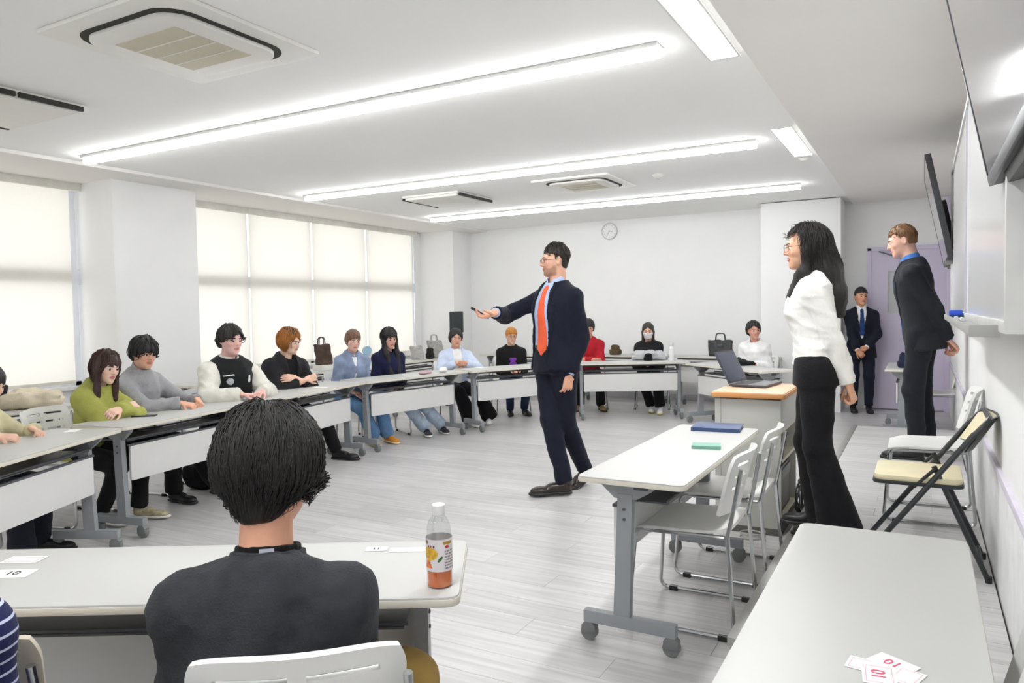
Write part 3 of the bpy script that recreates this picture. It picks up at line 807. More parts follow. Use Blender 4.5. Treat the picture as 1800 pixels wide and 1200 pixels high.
# ------------------------------------------------------------------ lectern and things on it
def build_lectern():
    t = thing('lectern', 'grey steel lectern with wooden top and open shelves', 'lectern', (-0.90, 4.50, 0))
    GS = mat('lectern_grey', (192, 192, 186), 0.5, var=0.03, vscale=5)
    WT = mat('lectern_wood', (226, 187, 150), 0.35, var=0.05, vscale=6, stretch=(2, 14, 2))
    WE = mat('lectern_wood_edge', (212, 150, 92), 0.4, var=0.06)
    x0, x1, y0, y1, H = -0.185, 0.175, 0.02, 0.62, 0.805
    MB().box((x0, y0, 0.04), (x1, y0 + 0.02, H), 0.003).build('front_panel', GS, t)
    MB().box((x0, y1 - 0.02, 0.04), (x1, y1, H), 0.003).build('rear_panel', GS, t)
    MB().box((x0, y0 + 0.02, 0.04), (x0 + 0.02, y1 - 0.02, H), 0.003).build('side_panel', GS, t)
    MB().box((x0 - 0.02, y0 - 0.006, 0.04), (x0 + 0.015, y0 + 0.02, H), 0.004).build('corner_post', GS, t)
    MB().box((x0, y0, 0.0), (x1, y1, 0.045), 0.003).build('plinth', mat('lectern_plinth', (92, 92, 90), 0.6), t)
    for z, nm in ((0.08, 'shelf'), (0.42, 'shelf'), (0.60, 'shelf')):
        MB().box((x0 + 0.02, y0 + 0.02, z), (x1 - 0.004, y1 - 0.02, z + 0.02), 0.003).build(nm, mat('shelf_beige', (200, 194, 176), 0.5, var=0.04), t)
    MB().box((x1 - 0.008, y0 + 0.02, 0.62), (x1, y1 - 0.02, H), 0.003).build('upper_fascia', GS, t)
    MB().prism(rrect(x0 - 0.04, x1 + 0.03, y0 - 0.03, y1 + 0.02, 0.02), H + 0.008, H + 0.036, 0.006).build('top_edge', WE, t)
    MB().prism(rrect(x0 - 0.034, x1 + 0.024, y0 - 0.024, y1 + 0.014, 0.018), H + 0.03, H + 0.041, 0.002).build('top', WT, t)
    zt = H + 0.041
    # equipment on the shelves
    e = thing('amplifier', 'black equipment box on the lectern shelf', 'amplifier', (-0.90, 4.52, 0.101))
    MB().box((-0.13, 0.08, 0.0), (0.150, 0.50, 0.28), 0.006).build('case', BLACKP, e)
    MB().box((0.147, 0.1, 0.2), (0.157, 0.48, 0.26), 0.003).build('front_plate', STEELD, e)
    for k, (lb, pts) in enumerate((('coiled black cable hanging beside the lectern', 0.0), ('tangled black cable on the floor by the lectern', 1.0))):
        r = random.Random(3 + k); P = []
        c = Vector((-0.655, 4.80, 0.18 if k == 0 else 0.03))
        for i in range(60):
            a = i * 0.55
            P.append((c.x + 0.012 * math.sin(a * 1.7), c.y + (0.10 + 0.03 * r.random()) * math.cos(a), max(0.012, c.z + (0.10 if k == 0 else 0.015) * math.sin(a) + 0.01 * r.random())))
        tag(MB().tube(P, 0.0045, 6).build('power_cable', BLACKP), lb, 'cable')
    tag(MB().tube([(-0.86 + 0.07 * math.cos(a * 0.4), 4.38 + 0.07 * math.sin(a * 0.4), 0.008 + 0.0015 * a) for a in range(34)], 0.005, 6).build('coiled_cable', mat('grey_cable', (168, 166, 160), 0.5)),
        'grey cable coiled on the floor before the lectern', 'cable')
    # laptop
    L = thing('laptop', 'open dark grey laptop on the wooden lectern top', 'laptop', (-0.945, 4.95, zt), math.radians(82))
    LG = mat('laptop_grey', (86, 86, 92), 0.35, metal=0.5, var=0.03)
    MB().box((-0.165, -0.115, 0.004), (0.165, 0.115, 0.018), 0.004).build('base', LG, L)
    for dx in (-0.15, 0.15):
        MB().box((dx - 0.008, -0.1, 0), (dx + 0.008, 0.1, 0.005)).build('rubber_foot', BLACKP, L)
    m = MB()
    for r in range(5):
        for q in range(13): m.box((-0.148 + q * 0.0228, 0.0 + r * 0.018, 0.018), (-0.148 + q * 0.0228 + 0.019, 0.0 + r * 0.018 + 0.0145, 0.0198))
    tag(m.build('keys', mat('laptop_key', (38, 38, 42), 0.5), L), kind='stuff')
    MB().box((-0.05, -0.095, 0.0178), (0.05, -0.03, 0.0188)).build('touchpad', mat('touchpad', (110, 110, 116), 0.4), L)
    Ml = tr(0, 0.115, 0.02) @ rotx(math.radians(-26))
    lid = MB().box((-0.165, 0.0, 0.0), (0.165, 0.007, 0.225), 0.003, Ml).build('lid', LG, L)
    MB().box((-0.155, -0.002, 0.012), (0.155, 0.0, 0.215), 0, Ml).build('display', mat('laptop_display', (70, 74, 92), 0.15), lid)


build_wall_things(); build_stage(); build_tables(); build_loose_chairs(); build_lectern()


# ------------------------------------------------------------------ implicit-surface mesher (numpy surface nets) for people and soft things
def smin(a, b, k):
    h = np.clip(0.5 + 0.5 * (b - a) / k, 0, 1)
    return b * (1 - h) + a * h - k * h * (1 - h)


def smax(a, b, k): return -smin(-a, -b, k)


def rcone(P, a, b, ra, rb):
    a = np.asarray(a, float); b = np.asarray(b, float); ab = b - a
    t = np.clip(((P - a) @ ab) / (ab @ ab + 1e-12), 0, 1)
    return np.linalg.norm(P - a - t[:, None] * ab, axis=1) - (ra + t * (rb - ra))


def ellipsoid(P, c, r, R=None):
    q = P - np.asarray(c, float)
    if R is not None: q = q @ R
    r = np.asarray(r, float)
    k0 = np.linalg.norm(q / r, axis=1); k1 = np.linalg.norm(q / (r * r), axis=1)
    return k0 * (k0 - 1) / np.maximum(k1, 1e-9)


def ell2(x, y, w, d):
    k0 = np.sqrt((x / w) ** 2 + (y / d) ** 2); k1 = np.sqrt((x / w ** 2) ** 2 + (y / d ** 2) ** 2)
    return np.where(k0 < 1e-6, -np.minimum(w, d), k0 * (k0 - 1) / np.maximum(k1, 1e-9))


def rbox(P, c, h, r, R=None):
    q = P - np.asarray(c, float)
    if R is not None: q = q @ R
    q = np.abs(q) - (np.asarray(h, float) - r)
    return np.linalg.norm(np.maximum(q, 0), axis=1) + np.minimum(q.max(1), 0) - r


def wrinkle(P, amp, seed, f=28.0):
    r = np.random.RandomState(seed); o = np.zeros(len(P)); Q = P
    for i in range(5):
        d = r.randn(3); d /= np.linalg.norm(d); d2 = r.randn(3) * 9
        o += np.sin(Q @ d * f * (0.7 + 0.35 * i) + 1.6 * np.sin(Q @ d2) + r.rand() * 6.28) / (1 + 0.4 * i)
    for i in range(4):
        d = r.randn(3); d /= np.linalg.norm(d); d2 = r.randn(3) * 16
        g = np.sin(Q @ d * f * (2.4 + 0.5 * i) + 2.2 * np.sin(Q @ d2) + r.rand() * 6.28)
        o += -0.9 * np.exp(-4 * (1 - g)) * (0.5 + 0.5 * np.sin(Q @ d2 * 0.8 + i))
    return o * amp / 1.6


def surf(f, lo, hi, h):
    lo = np.asarray(lo, float) - 2 * h; hi = np.asarray(hi, float) + 2 * h
    nb = np.maximum(1, np.ceil((hi - lo) / h / 4).astype(int)); n = nb * 4
    bi = np.stack(np.meshgrid(*[np.arange(k) for k in nb], indexing='ij'), -1).reshape(-1, 3)
    fc = f(lo + (bi * 4 + 1.5) * h)
    F = np.repeat(np.repeat(np.repeat(np.where(fc < 0, -1.0, 1.0).reshape(nb), 4, 0), 4, 1), 4, 2)
    act = np.nonzero(np.abs(fc) < 4 * h * 1.45 + 0.008)[0]
    if len(act) == 0: return np.zeros((0, 3)), np.zeros((0, 4), int)
    off = np.stack(np.meshgrid(*[np.arange(4)] * 3, indexing='ij'), -1).reshape(-1, 3)
    gi = (bi[act][:, None, :] * 4 + off[None]).reshape(-1, 3)
    F[gi[:, 0], gi[:, 1], gi[:, 2]] = f(lo + gi * h)
    F[[0, -1]] = np.maximum(F[[0, -1]], 1e-3); F[:, [0, -1]] = np.maximum(F[:, [0, -1]], 1e-3); F[:, :, [0, -1]] = np.maximum(F[:, :, [0, -1]], 1e-3)
    S = F < 0
    cs = sum(S[i:n[0] - 1 + i, j:n[1] - 1 + j, k:n[2] - 1 + k].astype(np.int8) for i in (0, 1) for j in (0, 1) for k in (0, 1))
    C = np.argwhere((cs > 0) & (cs < 8))
    idx = -np.ones(cs.shape, int); idx[C[:, 0], C[:, 1], C[:, 2]] = np.arange(len(C))
    acc = np.zeros((len(C), 3)); cnt = np.zeros(len(C))
    cor = [(i, j, k) for i in (0, 1) for j in (0, 1) for k in (0, 1)]
    for a in cor:
        for ax in range(3):
            if a[ax]: continue
            b = list(a); b[ax] = 1
            fa = F[C[:, 0] + a[0], C[:, 1] + a[1], C[:, 2] + a[2]]; fb = F[C[:, 0] + b[0], C[:, 1] + b[1], C[:, 2] + b[2]]
            m = (fa < 0) != (fb < 0)
            t = np.where(m, fa / np.where(m, fa - fb, 1), 0)
            p = np.array(a, float)[None] + np.zeros((len(C), 3)); p[:, ax] += t
            acc += p * m[:, None]; cnt += m
    V = lo + (C + acc / cnt[:, None]) * h
    Q = []
    for ax in range(3):
        u, v = (ax + 1) % 3, (ax + 2) % 3
        s0 = [slice(0, n[q] - 1) for q in range(3)]; s1 = list(s0); s1[ax] = slice(1, n[ax])
        e = np.argwhere(S[tuple(s0)] != S[tuple(s1)])
        e = e[(e[:, u] > 0) & (e[:, v] > 0)]
        if not len(e): continue
        def g(du, dv):
            c = e.copy(); c[:, u] -= du; c[:, v] -= dv
            return idx[c[:, 0], c[:, 1], c[:, 2]]
        q = np.stack([g(1, 1), g(0, 1), g(0, 0), g(1, 0)], 1)
        fl = S[e[:, 0], e[:, 1], e[:, 2]]
        q[~fl] = q[~fl][:, ::-1]
        Q.append(q)
    Q = np.concatenate(Q); Q = Q[(Q >= 0).all(1)]
    return V, Q


def relax(V, Q, it=1, lam=0.5):
    for _ in range(it):
        A = np.zeros_like(V); c = np.zeros(len(V))
        for k in range(4):
            i, j = Q[:, k], Q[:, (k + 1) % 4]
            np.add.at(A, i, V[j]); np.add.at(c, i, 1)
        V = V + lam * (A / np.maximum(c, 1)[:, None] - V)
    return V


def mesh_np(name, parts, m, parent, colors=None):
    """parts: list of (V, Q); one mesh object"""
    Vs, Qs, o = [], [], 0
    for V, Q in parts:
        Vs.append(V); Qs.append(Q + o); o += len(V)
    V = np.concatenate(Vs); Q = np.concatenate(Qs)
    me = bpy.data.meshes.new(name)
    me.vertices.add(len(V)); me.vertices.foreach_set('co', V.astype(np.float32).ravel())
    me.loops.add(len(Q) * 4); me.loops.foreach_set('vertex_index', Q.astype(np.int32).ravel())
    me.polygons.add(len(Q)); me.polygons.foreach_set('loop_start', (np.arange(len(Q)) * 4).astype(np.int32))
    try: me.polygons.foreach_set('loop_total', np.full(len(Q), 4, np.int32))
    except Exception: pass
    me.polygons.foreach_set('use_smooth', np.ones(len(Q), bool))
    if colors is not None:
        at = me.color_attributes.new('tone', 'FLOAT_COLOR', 'POINT')
        c = np.ones((len(V), 4), np.float32); c[:, :3] = colors
        at.data.foreach_set('color', c.ravel())
    me.materials.append(m)
    me.update(calc_edges=True)
    return link(name, me, parent)


def soft(name, f, lo, hi, h, m, parent=None, it=1):
    V, Q = surf(f, lo, hi, h)
    if len(V) == 0: return None
    return mesh_np(name, [(relax(V, Q, it), Q)], m, parent)


# ------------------------------------------------------------------ people
def RX(a): c, s = math.cos(a), math.sin(a); return np.array([[1, 0, 0], [0, c, -s], [0, s, c]])
def RY(a): c, s = math.cos(a), math.sin(a); return np.array([[c, 0, s], [0, 1, 0], [-s, 0, c]])
def RZ(a): c, s = math.cos(a), math.sin(a); return np.array([[c, -s, 0], [s, c, 0], [0, 0, 1]])
def unit(v): v = np.asarray(v, float); return v / (np.linalg.norm(v) + 1e-12)


def ik(a, t, l1, l2, pole):
    a = np.asarray(a, float); t = np.asarray(t, float); d = t - a; L = np.linalg.norm(d)
    if L > (l1 + l2) * 0.998: t = a + d / L * (l1 + l2) * 0.998; L = (l1 + l2) * 0.998
    e = unit(t - a); p = np.asarray(pole, float); p = unit(p - e * (p @ e))
    x = (l1 * l1 - l2 * l2 + L * L) / (2 * L); y = math.sqrt(max(0, l1 * l1 - x * x))
    return a + e * x + p * y, t


def head_field(q, sex, beard=0.0):
    """q: points in head space (x right, y forward, z up), unit head about 0.235 high"""
    ax = q * np.array([1, 1, 1.0])
    d = ellipsoid(q, (0, -0.012, 0.032), (0.0745, 0.094, 0.088))
    d = smin(d, ellipsoid(q, (0, 0.018, -0.015), (0.066, 0.076, 0.092)), 0.03)
    jw = 0.050 if sex == 'm' else 0.043
    d = smin(d, ellipsoid(q, (0, 0.036, -0.072), (jw, 0.050, 0.040)), 0.025)
    d = smin(d, ellipsoid(q, (0, 0.070, -0.098), (0.020, 0.020, 0.017)), 0.022)          # chin
    m = np.stack([np.abs(q[:, 0]), q[:, 1], q[:, 2]], 1)
    d = smin(d, ellipsoid(m, (0.040, 0.058, -0.022), (0.020, 0.022, 0.018)), 0.02)       # cheek
    d = smin(d, rcone(m, (0.008, 0.090, 0.026), (0.042, 0.074, 0.026), 0.009, 0.007), 0.014)   # brow
    d = smax(d, -(ellipsoid(m, (0.031, 0.098, 0.006), (0.016, 0.014, 0.011))), 0.012)     # eye socket
    d = smin(d, rcone(m, (0.019, 0.0895, 0.0135), (0.043, 0.0800, 0.0115), 0.0042, 0.0038), 0.005)  # upper lid
    d = smin(d, rcone(q, (0, 0.088, 0.014), (0, 0.108, -0.022), 0.0075, 0.0115), 0.010)   # nose
    d = smin(d, ellipsoid(m, (0.010, 0.097, -0.027), (0.0085, 0.010, 0.0075)), 0.006)
    d = smin(d, ellipsoid(q, (0, 0.086, -0.053), (0.024, 0.014, 0.0055)), 0.004)          # upper lip
    d = smin(d, ellipsoid(q, (0, 0.085, -0.063), (0.020, 0.014, 0.0062)), 0.004)          # lower lip
    d = smin(d, ellipsoid(m, (0.0765, -0.010, 0.000), (0.011, 0.021, 0.032), RZ(0.35)), 0.006)  # ear
    d = smax(d, -ellipsoid(m, (0.086, -0.006, 0.002), (0.006, 0.011, 0.017)), 0.005)
    if beard: d = d - beard * 0.003
    return d


def hand_parts(w, fd, pn, side, curl, s, thumb=0.5, spread=0.12):
    """list of (a,b,ra,rb) cones: palm slabs and five fingers with knuckle bends. pn = palm normal, side = +1 right hand"""
    fd = unit(fd); pn = unit(np.asarray(pn, float) - fd * (np.asarray(pn, float) @ fd))
    th = np.cross(fd, pn) * side * -1.0       # towards the thumb
    k = s * 0.98
    out = []
    for u in (-0.027, -0.009, 0.009, 0.027):
        out.append((w + th * u * 0.75 * k, w + (fd * 0.088 + th * u) * k, 0.0125 * k, 0.0115 * k))
    cs = curl if isinstance(curl, (list, tuple)) else [curl] * 4
    for i, (u, L) in enumerate(((0.029, 0.070), (0.010, 0.078), (-0.009, 0.072), (-0.027, 0.056))):
        p = w + (fd * 0.090 + th * u) * k
        a0 = spread * (u / 0.029)
        ang = 0.10 + cs[i] * 1.25
        d0 = unit(fd * math.cos(a0) + th * math.sin(a0))
        segs = (0.45, 0.30, 0.25); rr = (0.0088, 0.0080, 0.0072, 0.0062)
        for j in range(3):
            d = d0 * math.cos(ang) + pn * math.sin(ang)
            q = p + d * L * segs[j] * k
            out.append((p, q, rr[j] * k, rr[j + 1] * k)); p = q; ang += 0.12 + cs[i] * (1.0 if j == 0 else 0.7)
    p = w + (fd * 0.028 + th * 0.030) * k
    d = unit(fd * 0.75 + th * (0.75 - 0.5 * thumb) + pn * (0.15 + 0.75 * thumb))
    q = p + d * 0.045 * k; out.append((p, q, 0.0125 * k, 0.0098 * k))
    d2 = unit(d + fd * 0.5 - th * 0.35 * thumb); r = q + d2 * 0.032 * k; out.append((q, r, 0.0095 * k, 0.0085 * k))
    t = r + unit(d2 + fd * 0.2) * 0.022 * k; out.append((r, t, 0.0085 * k, 0.0068 * k))
    return out


def shoe_field(q, k, boot=False):
    """q in shoe space: y forward, heel at -0.06, z up from the floor"""
    q = q / k
    d = rcone(q, (0, -0.035, 0.045), (0, 0.06, 0.046), 0.040, 0.036)
    d = smin(d, ellipsoid(q, (0, 0.135, 0.030), (0.046, 0.075, 0.032)), 0.03)
    d = smin(d, rcone(q, (0, -0.03, 0.06), (0, -0.035, 0.14 if boot else 0.10), 0.040, 0.041), 0.02)
    d = smax(d, 0.004 - q[:, 2], 0.006)
    return d * k


def sole_field(q, k):
    q = q / k
    u = np.clip((q[:, 1] + 0.07) / 0.28, 0, 1)
    w = np.interp(u, [0, 0.15, 0.4, 0.7, 0.9, 1.0], [0.030, 0.038, 0.034, 0.049, 0.040, 0.018])
    d = np.maximum(np.abs(q[:, 0]) - w, np.maximum(-0.075 - q[:, 1], q[:, 1] - 0.212))
    d = smax(d, np.maximum(q[:, 2] - 0.022, 0.001 - q[:, 2]), 0.008)
    return d * k


SKIN = mat('skin', (220, 180, 155), 0.5, var=0.04, vscale=40, bump=0.05, bscale=400, attr='tone', sss=0.06, spec=0.35)
HAIRM = {}


def hair_material(rgb, rough=0.45):
    k = 'hair_%d_%d_%d' % rgb
    return mat(k, rgb, rough, var=0.35, vscale=40, stretch=(3, 3, 0.35), bump=0.35, bscale=160, spec=0.45)


def tprofile(sex):
    t = np.array([-0.36, -0.20, -0.12, -0.04, 0.04, 0.12, 0.20, 0.30, 0.38, 0.45, 0.495, 0.53, 0.60])
    if sex == 'm':
        w = [0.180, 0.174, 0.168, 0.163, 0.155, 0.146, 0.146, 0.158, 0.164, 0.140, 0.098, 0.070, 0.06]
        d = [0.120, 0.120, 0.118, 0.115, 0.110, 0.104, 0.106, 0.116, 0.114, 0.100, 0.078, 0.062, 0.055]
        y = [0, 0, 0, 0, 0, 0.004, 0.006, 0.008, 0.004, -0.006, -0.012, -0.012, -0.012]
    else:
        w = [0.180, 0.176, 0.172, 0.164, 0.142, 0.122, 0.122, 0.134, 0.140, 0.122, 0.085, 0.060, 0.05]
        d = [0.120, 0.120, 0.118, 0.112, 0.100, 0.092, 0.096, 0.118, 0.112, 0.088, 0.068, 0.055, 0.05]
        y = [0, 0, 0, 0, 0, 0.004, 0.008, 0.016, 0.010, -0.006, -0.012, -0.012, -0.012]
    return t, np.array(w), np.array(d), np.array(y)


PERSON_N = 0


class Person:
    def __init__(S, label, loc, face, H=1.72, sex='m', seat=None, lean=0, twist=0, sway=0, head=(0, 0, 0), hands=None, feet=None, skin=(226, 186, 160),
                 build=1.0, res=0.012, hres=0.007, group=None, headup=0.0, headfwd=0.0, hsc=1.0, pel=0.944):
        global PERSON_N
        PERSON_N += 1
        S.id = PERSON_N; S.s = s = H / 1.75; S.sex = sex; S.res = res; S.hres = hres; S.skin = skin; S.build = build
        S.root = thing('person', label, 'person', loc, math.radians(face), group)
        rad = math.radians
        S.p = np.array([0, 0, pel * s if seat is None else seat + 0.105 * s])
        S.seated = seat is not None
        S.Rt = RZ(rad(twist)) @ RY(rad(sway)) @ RX(-rad(lean))
        S.nb = S.p + S.Rt @ np.array([0, -0.012, 0.515]) * s
        S.hc = S.nb + S.Rt @ np.array([0, 0.022 + headfwd, 0.148 + headup]) * s
        S.Rh = S.Rt @ RZ(rad(head[0])) @ RX(rad(head[1])) @ RY(rad(head[2]))
        S.hs = s * hsc
        sw = (0.163 if sex == 'm' else 0.140) * (0.5 + 0.5 * build)
        S.sh = [S.p + S.Rt @ np.array([sx * sw, -0.012, 0.410]) * s for sx in (-1, 1)]       # left(-x), right(+x)
        S.arms = []
        for i, sx in enumerate((-1, 1)):
            hd = hands[i] if hands else None
            if hd is None: hd = dict(w=(sx * 0.24 * s, 0.03, S.p[2] - 0.04), f=(0, 0.1, -1), n=(-sx, 0, 0))
            pole = hd.get('pole', (sx * 0.5, -0.8, -0.6))
            el, wr = ik(S.sh[i], hd['w'], 0.285 * s, 0.255 * s, pole)
            S.arms.append((el, wr, hd))
        S.legs = []
        for i, sx in enumerate((-1, 1)):
            hip = S.p + np.array([sx * 0.088, 0.0, -0.02]) * s
            ft = feet[i] if feet else None
            if ft is None: ft = dict(a=(sx * 0.10 * s, 0, 0.085 * s), yaw=0)
            a = np.array(ft['a'], float)
            kn, an = ik(hip, a, 0.425 * s, 0.42 * s, ft.get('pole', (sx * 0.08, 1, 0.25)))
            S.legs.append((hip, kn, an, ft))
        S.tp = tprofile(sex)

    def tq(S, P): return ((P - S.p) @ S.Rt) / S.s
    def hq(S, P): return ((P - S.hc) @ S.Rh) / S.hs
    def hw(S, q): return S.hc + S.Rh @ (np.asarray(q, float) * S.hs)

    def torso(S, P, infl, hem=-0.12, top=0.54, flare=0.0):
        q = S.tq(P); t, w, d, y = S.tp; b = S.build
        W = np.interp(q[:, 2], t, w) * b + infl / S.s + flare * np.clip(0.1 - q[:, 2], 0, 1); D = np.interp(q[:, 2], t, d) * (0.4 + 0.6 * b) + infl / S.s + flare * 0.6 * np.clip(0.1 - q[:, 2], 0, 1)
        Y = np.interp(q[:, 2], t, y)
        e = ell2(q[:, 0], q[:, 1] - Y, W, D)
        e = smax(e, np.maximum(hem - q[:, 2], q[:, 2] - top), 0.012)
        return e * S.s

    def sleeves(S, P, infl, cut=0.90, taper=0.0, which=(0, 1)):
        s = S.s; b = 0.6 + 0.4 * S.build; o = None
        for i in which:
            el, wr, hd = S.arms[i]; sh = S.sh[i]
            e = el + (wr - el) * cut
            d = smin(rcone(P, sh, el, (0.050 * b) * s + infl, (0.041 * b) * s + infl), rcone(P, el, e, (0.041 * b) * s + infl, (0.031) * s + infl * 0.8 + taper), 0.02)
            dirv = unit(wr - el)
            d = np.maximum(d, (P - e) @ dirv - 0.006) if cut < 1.2 else d
            o = d if o is None else np.minimum(o, d)
        return o

    def top_field(S, P, infl=0.012, hem=-0.12, flare=0.0, cut=0.90, taper=0.0, neck=0.0, wr=0.004, sleeve=True, k=0.035, seed=0, slv_infl=None, ttop=0.530):
        d = S.torso(P, infl, hem, ttop, flare=flare)
        for i in (0, 1):
            d = smin(d, rcone(P, S.nb + S.Rt @ np.array([0, -0.012, -0.040]) * S.s, S.sh[i] + (S.nb - S.sh[i]) * 0.03, 0.042 * S.s + infl * 0.5, 0.049 * S.s + infl * 0.9), 0.05)
        if sleeve: d = smin(d, S.sleeves(P, infl if slv_infl is None else slv_infl, cut, taper), k)
        # neck opening
        a = S.nb + S.Rt @ np.array([0, 0.006, -0.035 - neck]) * S.s; b = S.nb + S.Rt @ np.array([0, 0.03, 0.16]) * S.s
        d = smax(d, -rcone(P, a, b, 0.054 * S.s + neck * 0.3, 0.075 * S.s), 0.008)
        if wr: d = d + wrinkle(P, wr, S.id * 7 + seed)
        return d

    def bounds(S, arms=True, zlo=None):
        pts = [S.p + [0.25 * S.s, 0.2 * S.s, 0.5 * S.s], S.p - [0.25 * S.s, 0.2 * S.s, 0.36 * S.s], S.nb + 0.15, S.nb - 0.15] + [x for x in S.sh]
        if arms: pts += [a[0] for a in S.arms] + [a[1] for a in S.arms]
        pts = np.array(pts); lo = pts.min(0) - 0.13; hi = pts.max(0) + 0.13
        if zlo is not None: lo[2] = max(lo[2], zlo)
        return lo, hi

    # -------- parts
    def body(S, bald=True, lips=(190, 105, 95), beard=0.0, beardcol=(120, 86, 66), hands=True, socks=None):
        s = S.s; parts = []; cols = []
        base = np.array(lin(S.skin)); lipc = np.array(lin(lips)); bc = np.array(lin(beardcol))
        ear_l = S.hw((0, -0.02, -0.09))

        def fh(P):
            d = head_field(S.hq(P), S.sex, beard) * S.hs
            nr = 0.054 if S.sex == 'm' else 0.046
            d = smin(d, rcone(P, S.nb + S.Rt @ np.array([0, -0.005, -0.05]) * s, S.hw((0, -0.022, -0.045)), (nr + 0.006) * s, nr * s), 0.022)
            d = smin(d, rcone(P, S.sh[0], S.sh[1], 0.03, 0.03), 0.05)
            return d
        lo = S.hc - 0.16 * s; hi = S.hc + 0.16 * s; lo[2] = S.nb[2] - 0.07 * s
        lo = np.minimum(lo, S.nb - 0.09); hi = np.maximum(hi, S.nb + [0.09, 0.09, 0])
        V, Q = surf(fh, lo, hi, S.hres); V = relax(V, Q, 1, 0.35)
        q = S.hq(V); m = np.stack([np.abs(q[:, 0]), q[:, 1], q[:, 2]], 1)
        c = np.tile(base, (len(V), 1))
        def blend(c, col, w): return c * (1 - w[:, None]) + col * w[:, None]
        w = np.clip(1 - ellipsoid(m, (0.042, 0.075, -0.022), (0.022, 0.03, 0.018)) / 0.012, 0, 1) * 0.25
        c = blend(c, np.array(lin((222, 138, 122))) * 1.0, w)
        w = np.clip(1 - ellipsoid(m, (0, 0.105, -0.02), (0.014, 0.02, 0.014)) / 0.01, 0, 1) * 0.2
        c = blend(c, np.array(lin((214, 132, 116))), w)
        if beard:
            w = np.clip((-0.030 - q[:, 2]) / 0.014, 0, 1) * np.clip((q[:, 1] + 0.005) / 0.02, 0, 1) * np.clip((q[:, 2] + 0.125) / 0.02, 0, 1) * beard
            w *= 1 - np.clip(1 - ellipsoid(m, (0.052, 0.06, -0.035), (0.016, 0.03, 0.014)) / 0.01, 0, 1)
            c = blend(c, bc, w)
        w = (np.clip(1 - np.abs(ellipsoid(q, (0, 0.092, -0.058), (0.024, 0.022, 0.010))) / 0.004, 0, 1) * (q[:, 1] > 0.07))
        w = np.maximum(w, (ellipsoid(q, (0, 0.094, -0.058), (0.023, 0.020, 0.0095)) < 0) * 1.0)
        c = blend(c, lipc, w * 0.8)
        # brow shadow line is real hair: eyebrows are separate parts
        parts.append((V, Q)); cols.append(c)
        # hidden trunk and limbs (thin core inside the clothes)
        def ft(P):
            d = S.torso(P, -0.035, -0.07, 0.48)
            for i in (0, 1):
                el, wr, hd = S.arms[i]; hip, kn, an, f = S.legs[i]
                d = np.minimum(d, rcone(P, S.sh[i], el, 0.035 * s, 0.03 * s)); d = np.minimum(d, rcone(P, el, wr, 0.032 * s, 0.024 * s))
                d = np.minimum(d, rcone(P, hip, kn, 0.05 * s, 0.04 * s)); d = np.minimum(d, rcone(P, kn, an, 0.04 * s, 0.03 * s))
            return d
        pts = np.array([S.p, S.nb] + S.sh + [a[0] for a in S.arms] + [a[1] for a in S.arms] + [x for l in S.legs for x in l[:3]])
        V, Q = surf(ft, pts.min(0) - 0.16, pts.max(0) + 0.16, 0.028)
        parts.append((V, Q)); cols.append(np.tile(base, (len(V), 1)))
        if hands:
            for i, sx in enumerate((-1, 1)):
                el, wr, hd = S.arms[i]
                cn = hand_parts(wr, hd['f'], hd['n'], sx, hd.get('curl', 0.45), s, hd.get('thumb', 0.5), hd.get('spread', 0.12))
                def fg(P, cn=cn, el=el, wr=wr):
                    d = rcone(P, wr - unit(wr - el) * 0.08 * s, wr, 0.029 * s, 0.024 * s)
                    for k, (a, b, ra, rb) in enumerate(cn):
                        d = smin(d, rcone(P, a, b, ra, rb), 0.010 if k < 4 else 0.0045)
                    return d
                pts = np.array([a for c4 in cn for a in c4[:2]] + [wr - unit(wr - el) * 0.09 * s])
                V, Q = surf(fg, pts.min(0) - 0.035, pts.max(0) + 0.035, max(0.0042, S.hres * 0.75)); V = relax(V, Q, 1, 0.25)
                parts.append((V, Q)); cols.append(np.tile(base * np.array([1.0, 0.93, 0.9]), (len(V), 1)))
        mesh_np('body', parts, SKIN, S.root, np.concatenate(cols))
        # eyes
        for sx in (-1, 1):
            e = MB(); M = Matrix(((1, 0, 0, 0), (0, 0, 1, 0), (0, 1, 0, 0), (0, 0, 0, 1)))
            R = 0.0112 * S.hs
            prof = [(R * math.sin(a), R * math.cos(a)) for a in np.linspace(0.02, math.pi - 0.02, 12)]
            e.lathe(prof[::-1], 14, Matrix(((1, 0, 0, 0), (0, 0, 1, 0), (0, -1, 0, 0), (0, 0, 0, 1))))
            o = e.build('eye', [EYEW, EYEI], S.root)
            mi = [1 if (sum(o.data.vertices[v].co.y for v in p.vertices) / len(p.vertices)) > R * 0.60 else 0 for p in o.data.polygons]
            o.data.polygons.foreach_set('material_index', mi)
            o.matrix_local = Matrix.Translation(Vector(S.hw((sx * 0.031, 0.0800, 0.004)))) @ Matrix(S.Rh.tolist()).to_4x4()

    def smile(S):
        c = S.hw((0, 0.0895, -0.0585))
        soft('teeth', lambda P: ellipsoid(P, c, np.array([0.0185, 0.011, 0.0048]) * S.hs, S.Rh), c - 0.03, c + 0.03, 0.003, EYEW, S.root, 0)

    def brows(S, rgb, up=0.0, thick=0.0042):
        m = hair_material(rgb)
        for sx in (-1, 1):
            pts = [S.hw((sx * x, y, z + up)) for x, y, z in ((0.012, 0.0985, 0.024), (0.024, 0.0965, 0.029), (0.036, 0.089, 0.030), (0.047, 0.0765, 0.025))]
            MB().tube(pts, [thick * k * S.hs for k in (0.8, 1.0, 0.9, 0.4)], 6).build('eyebrow', m, S.root)

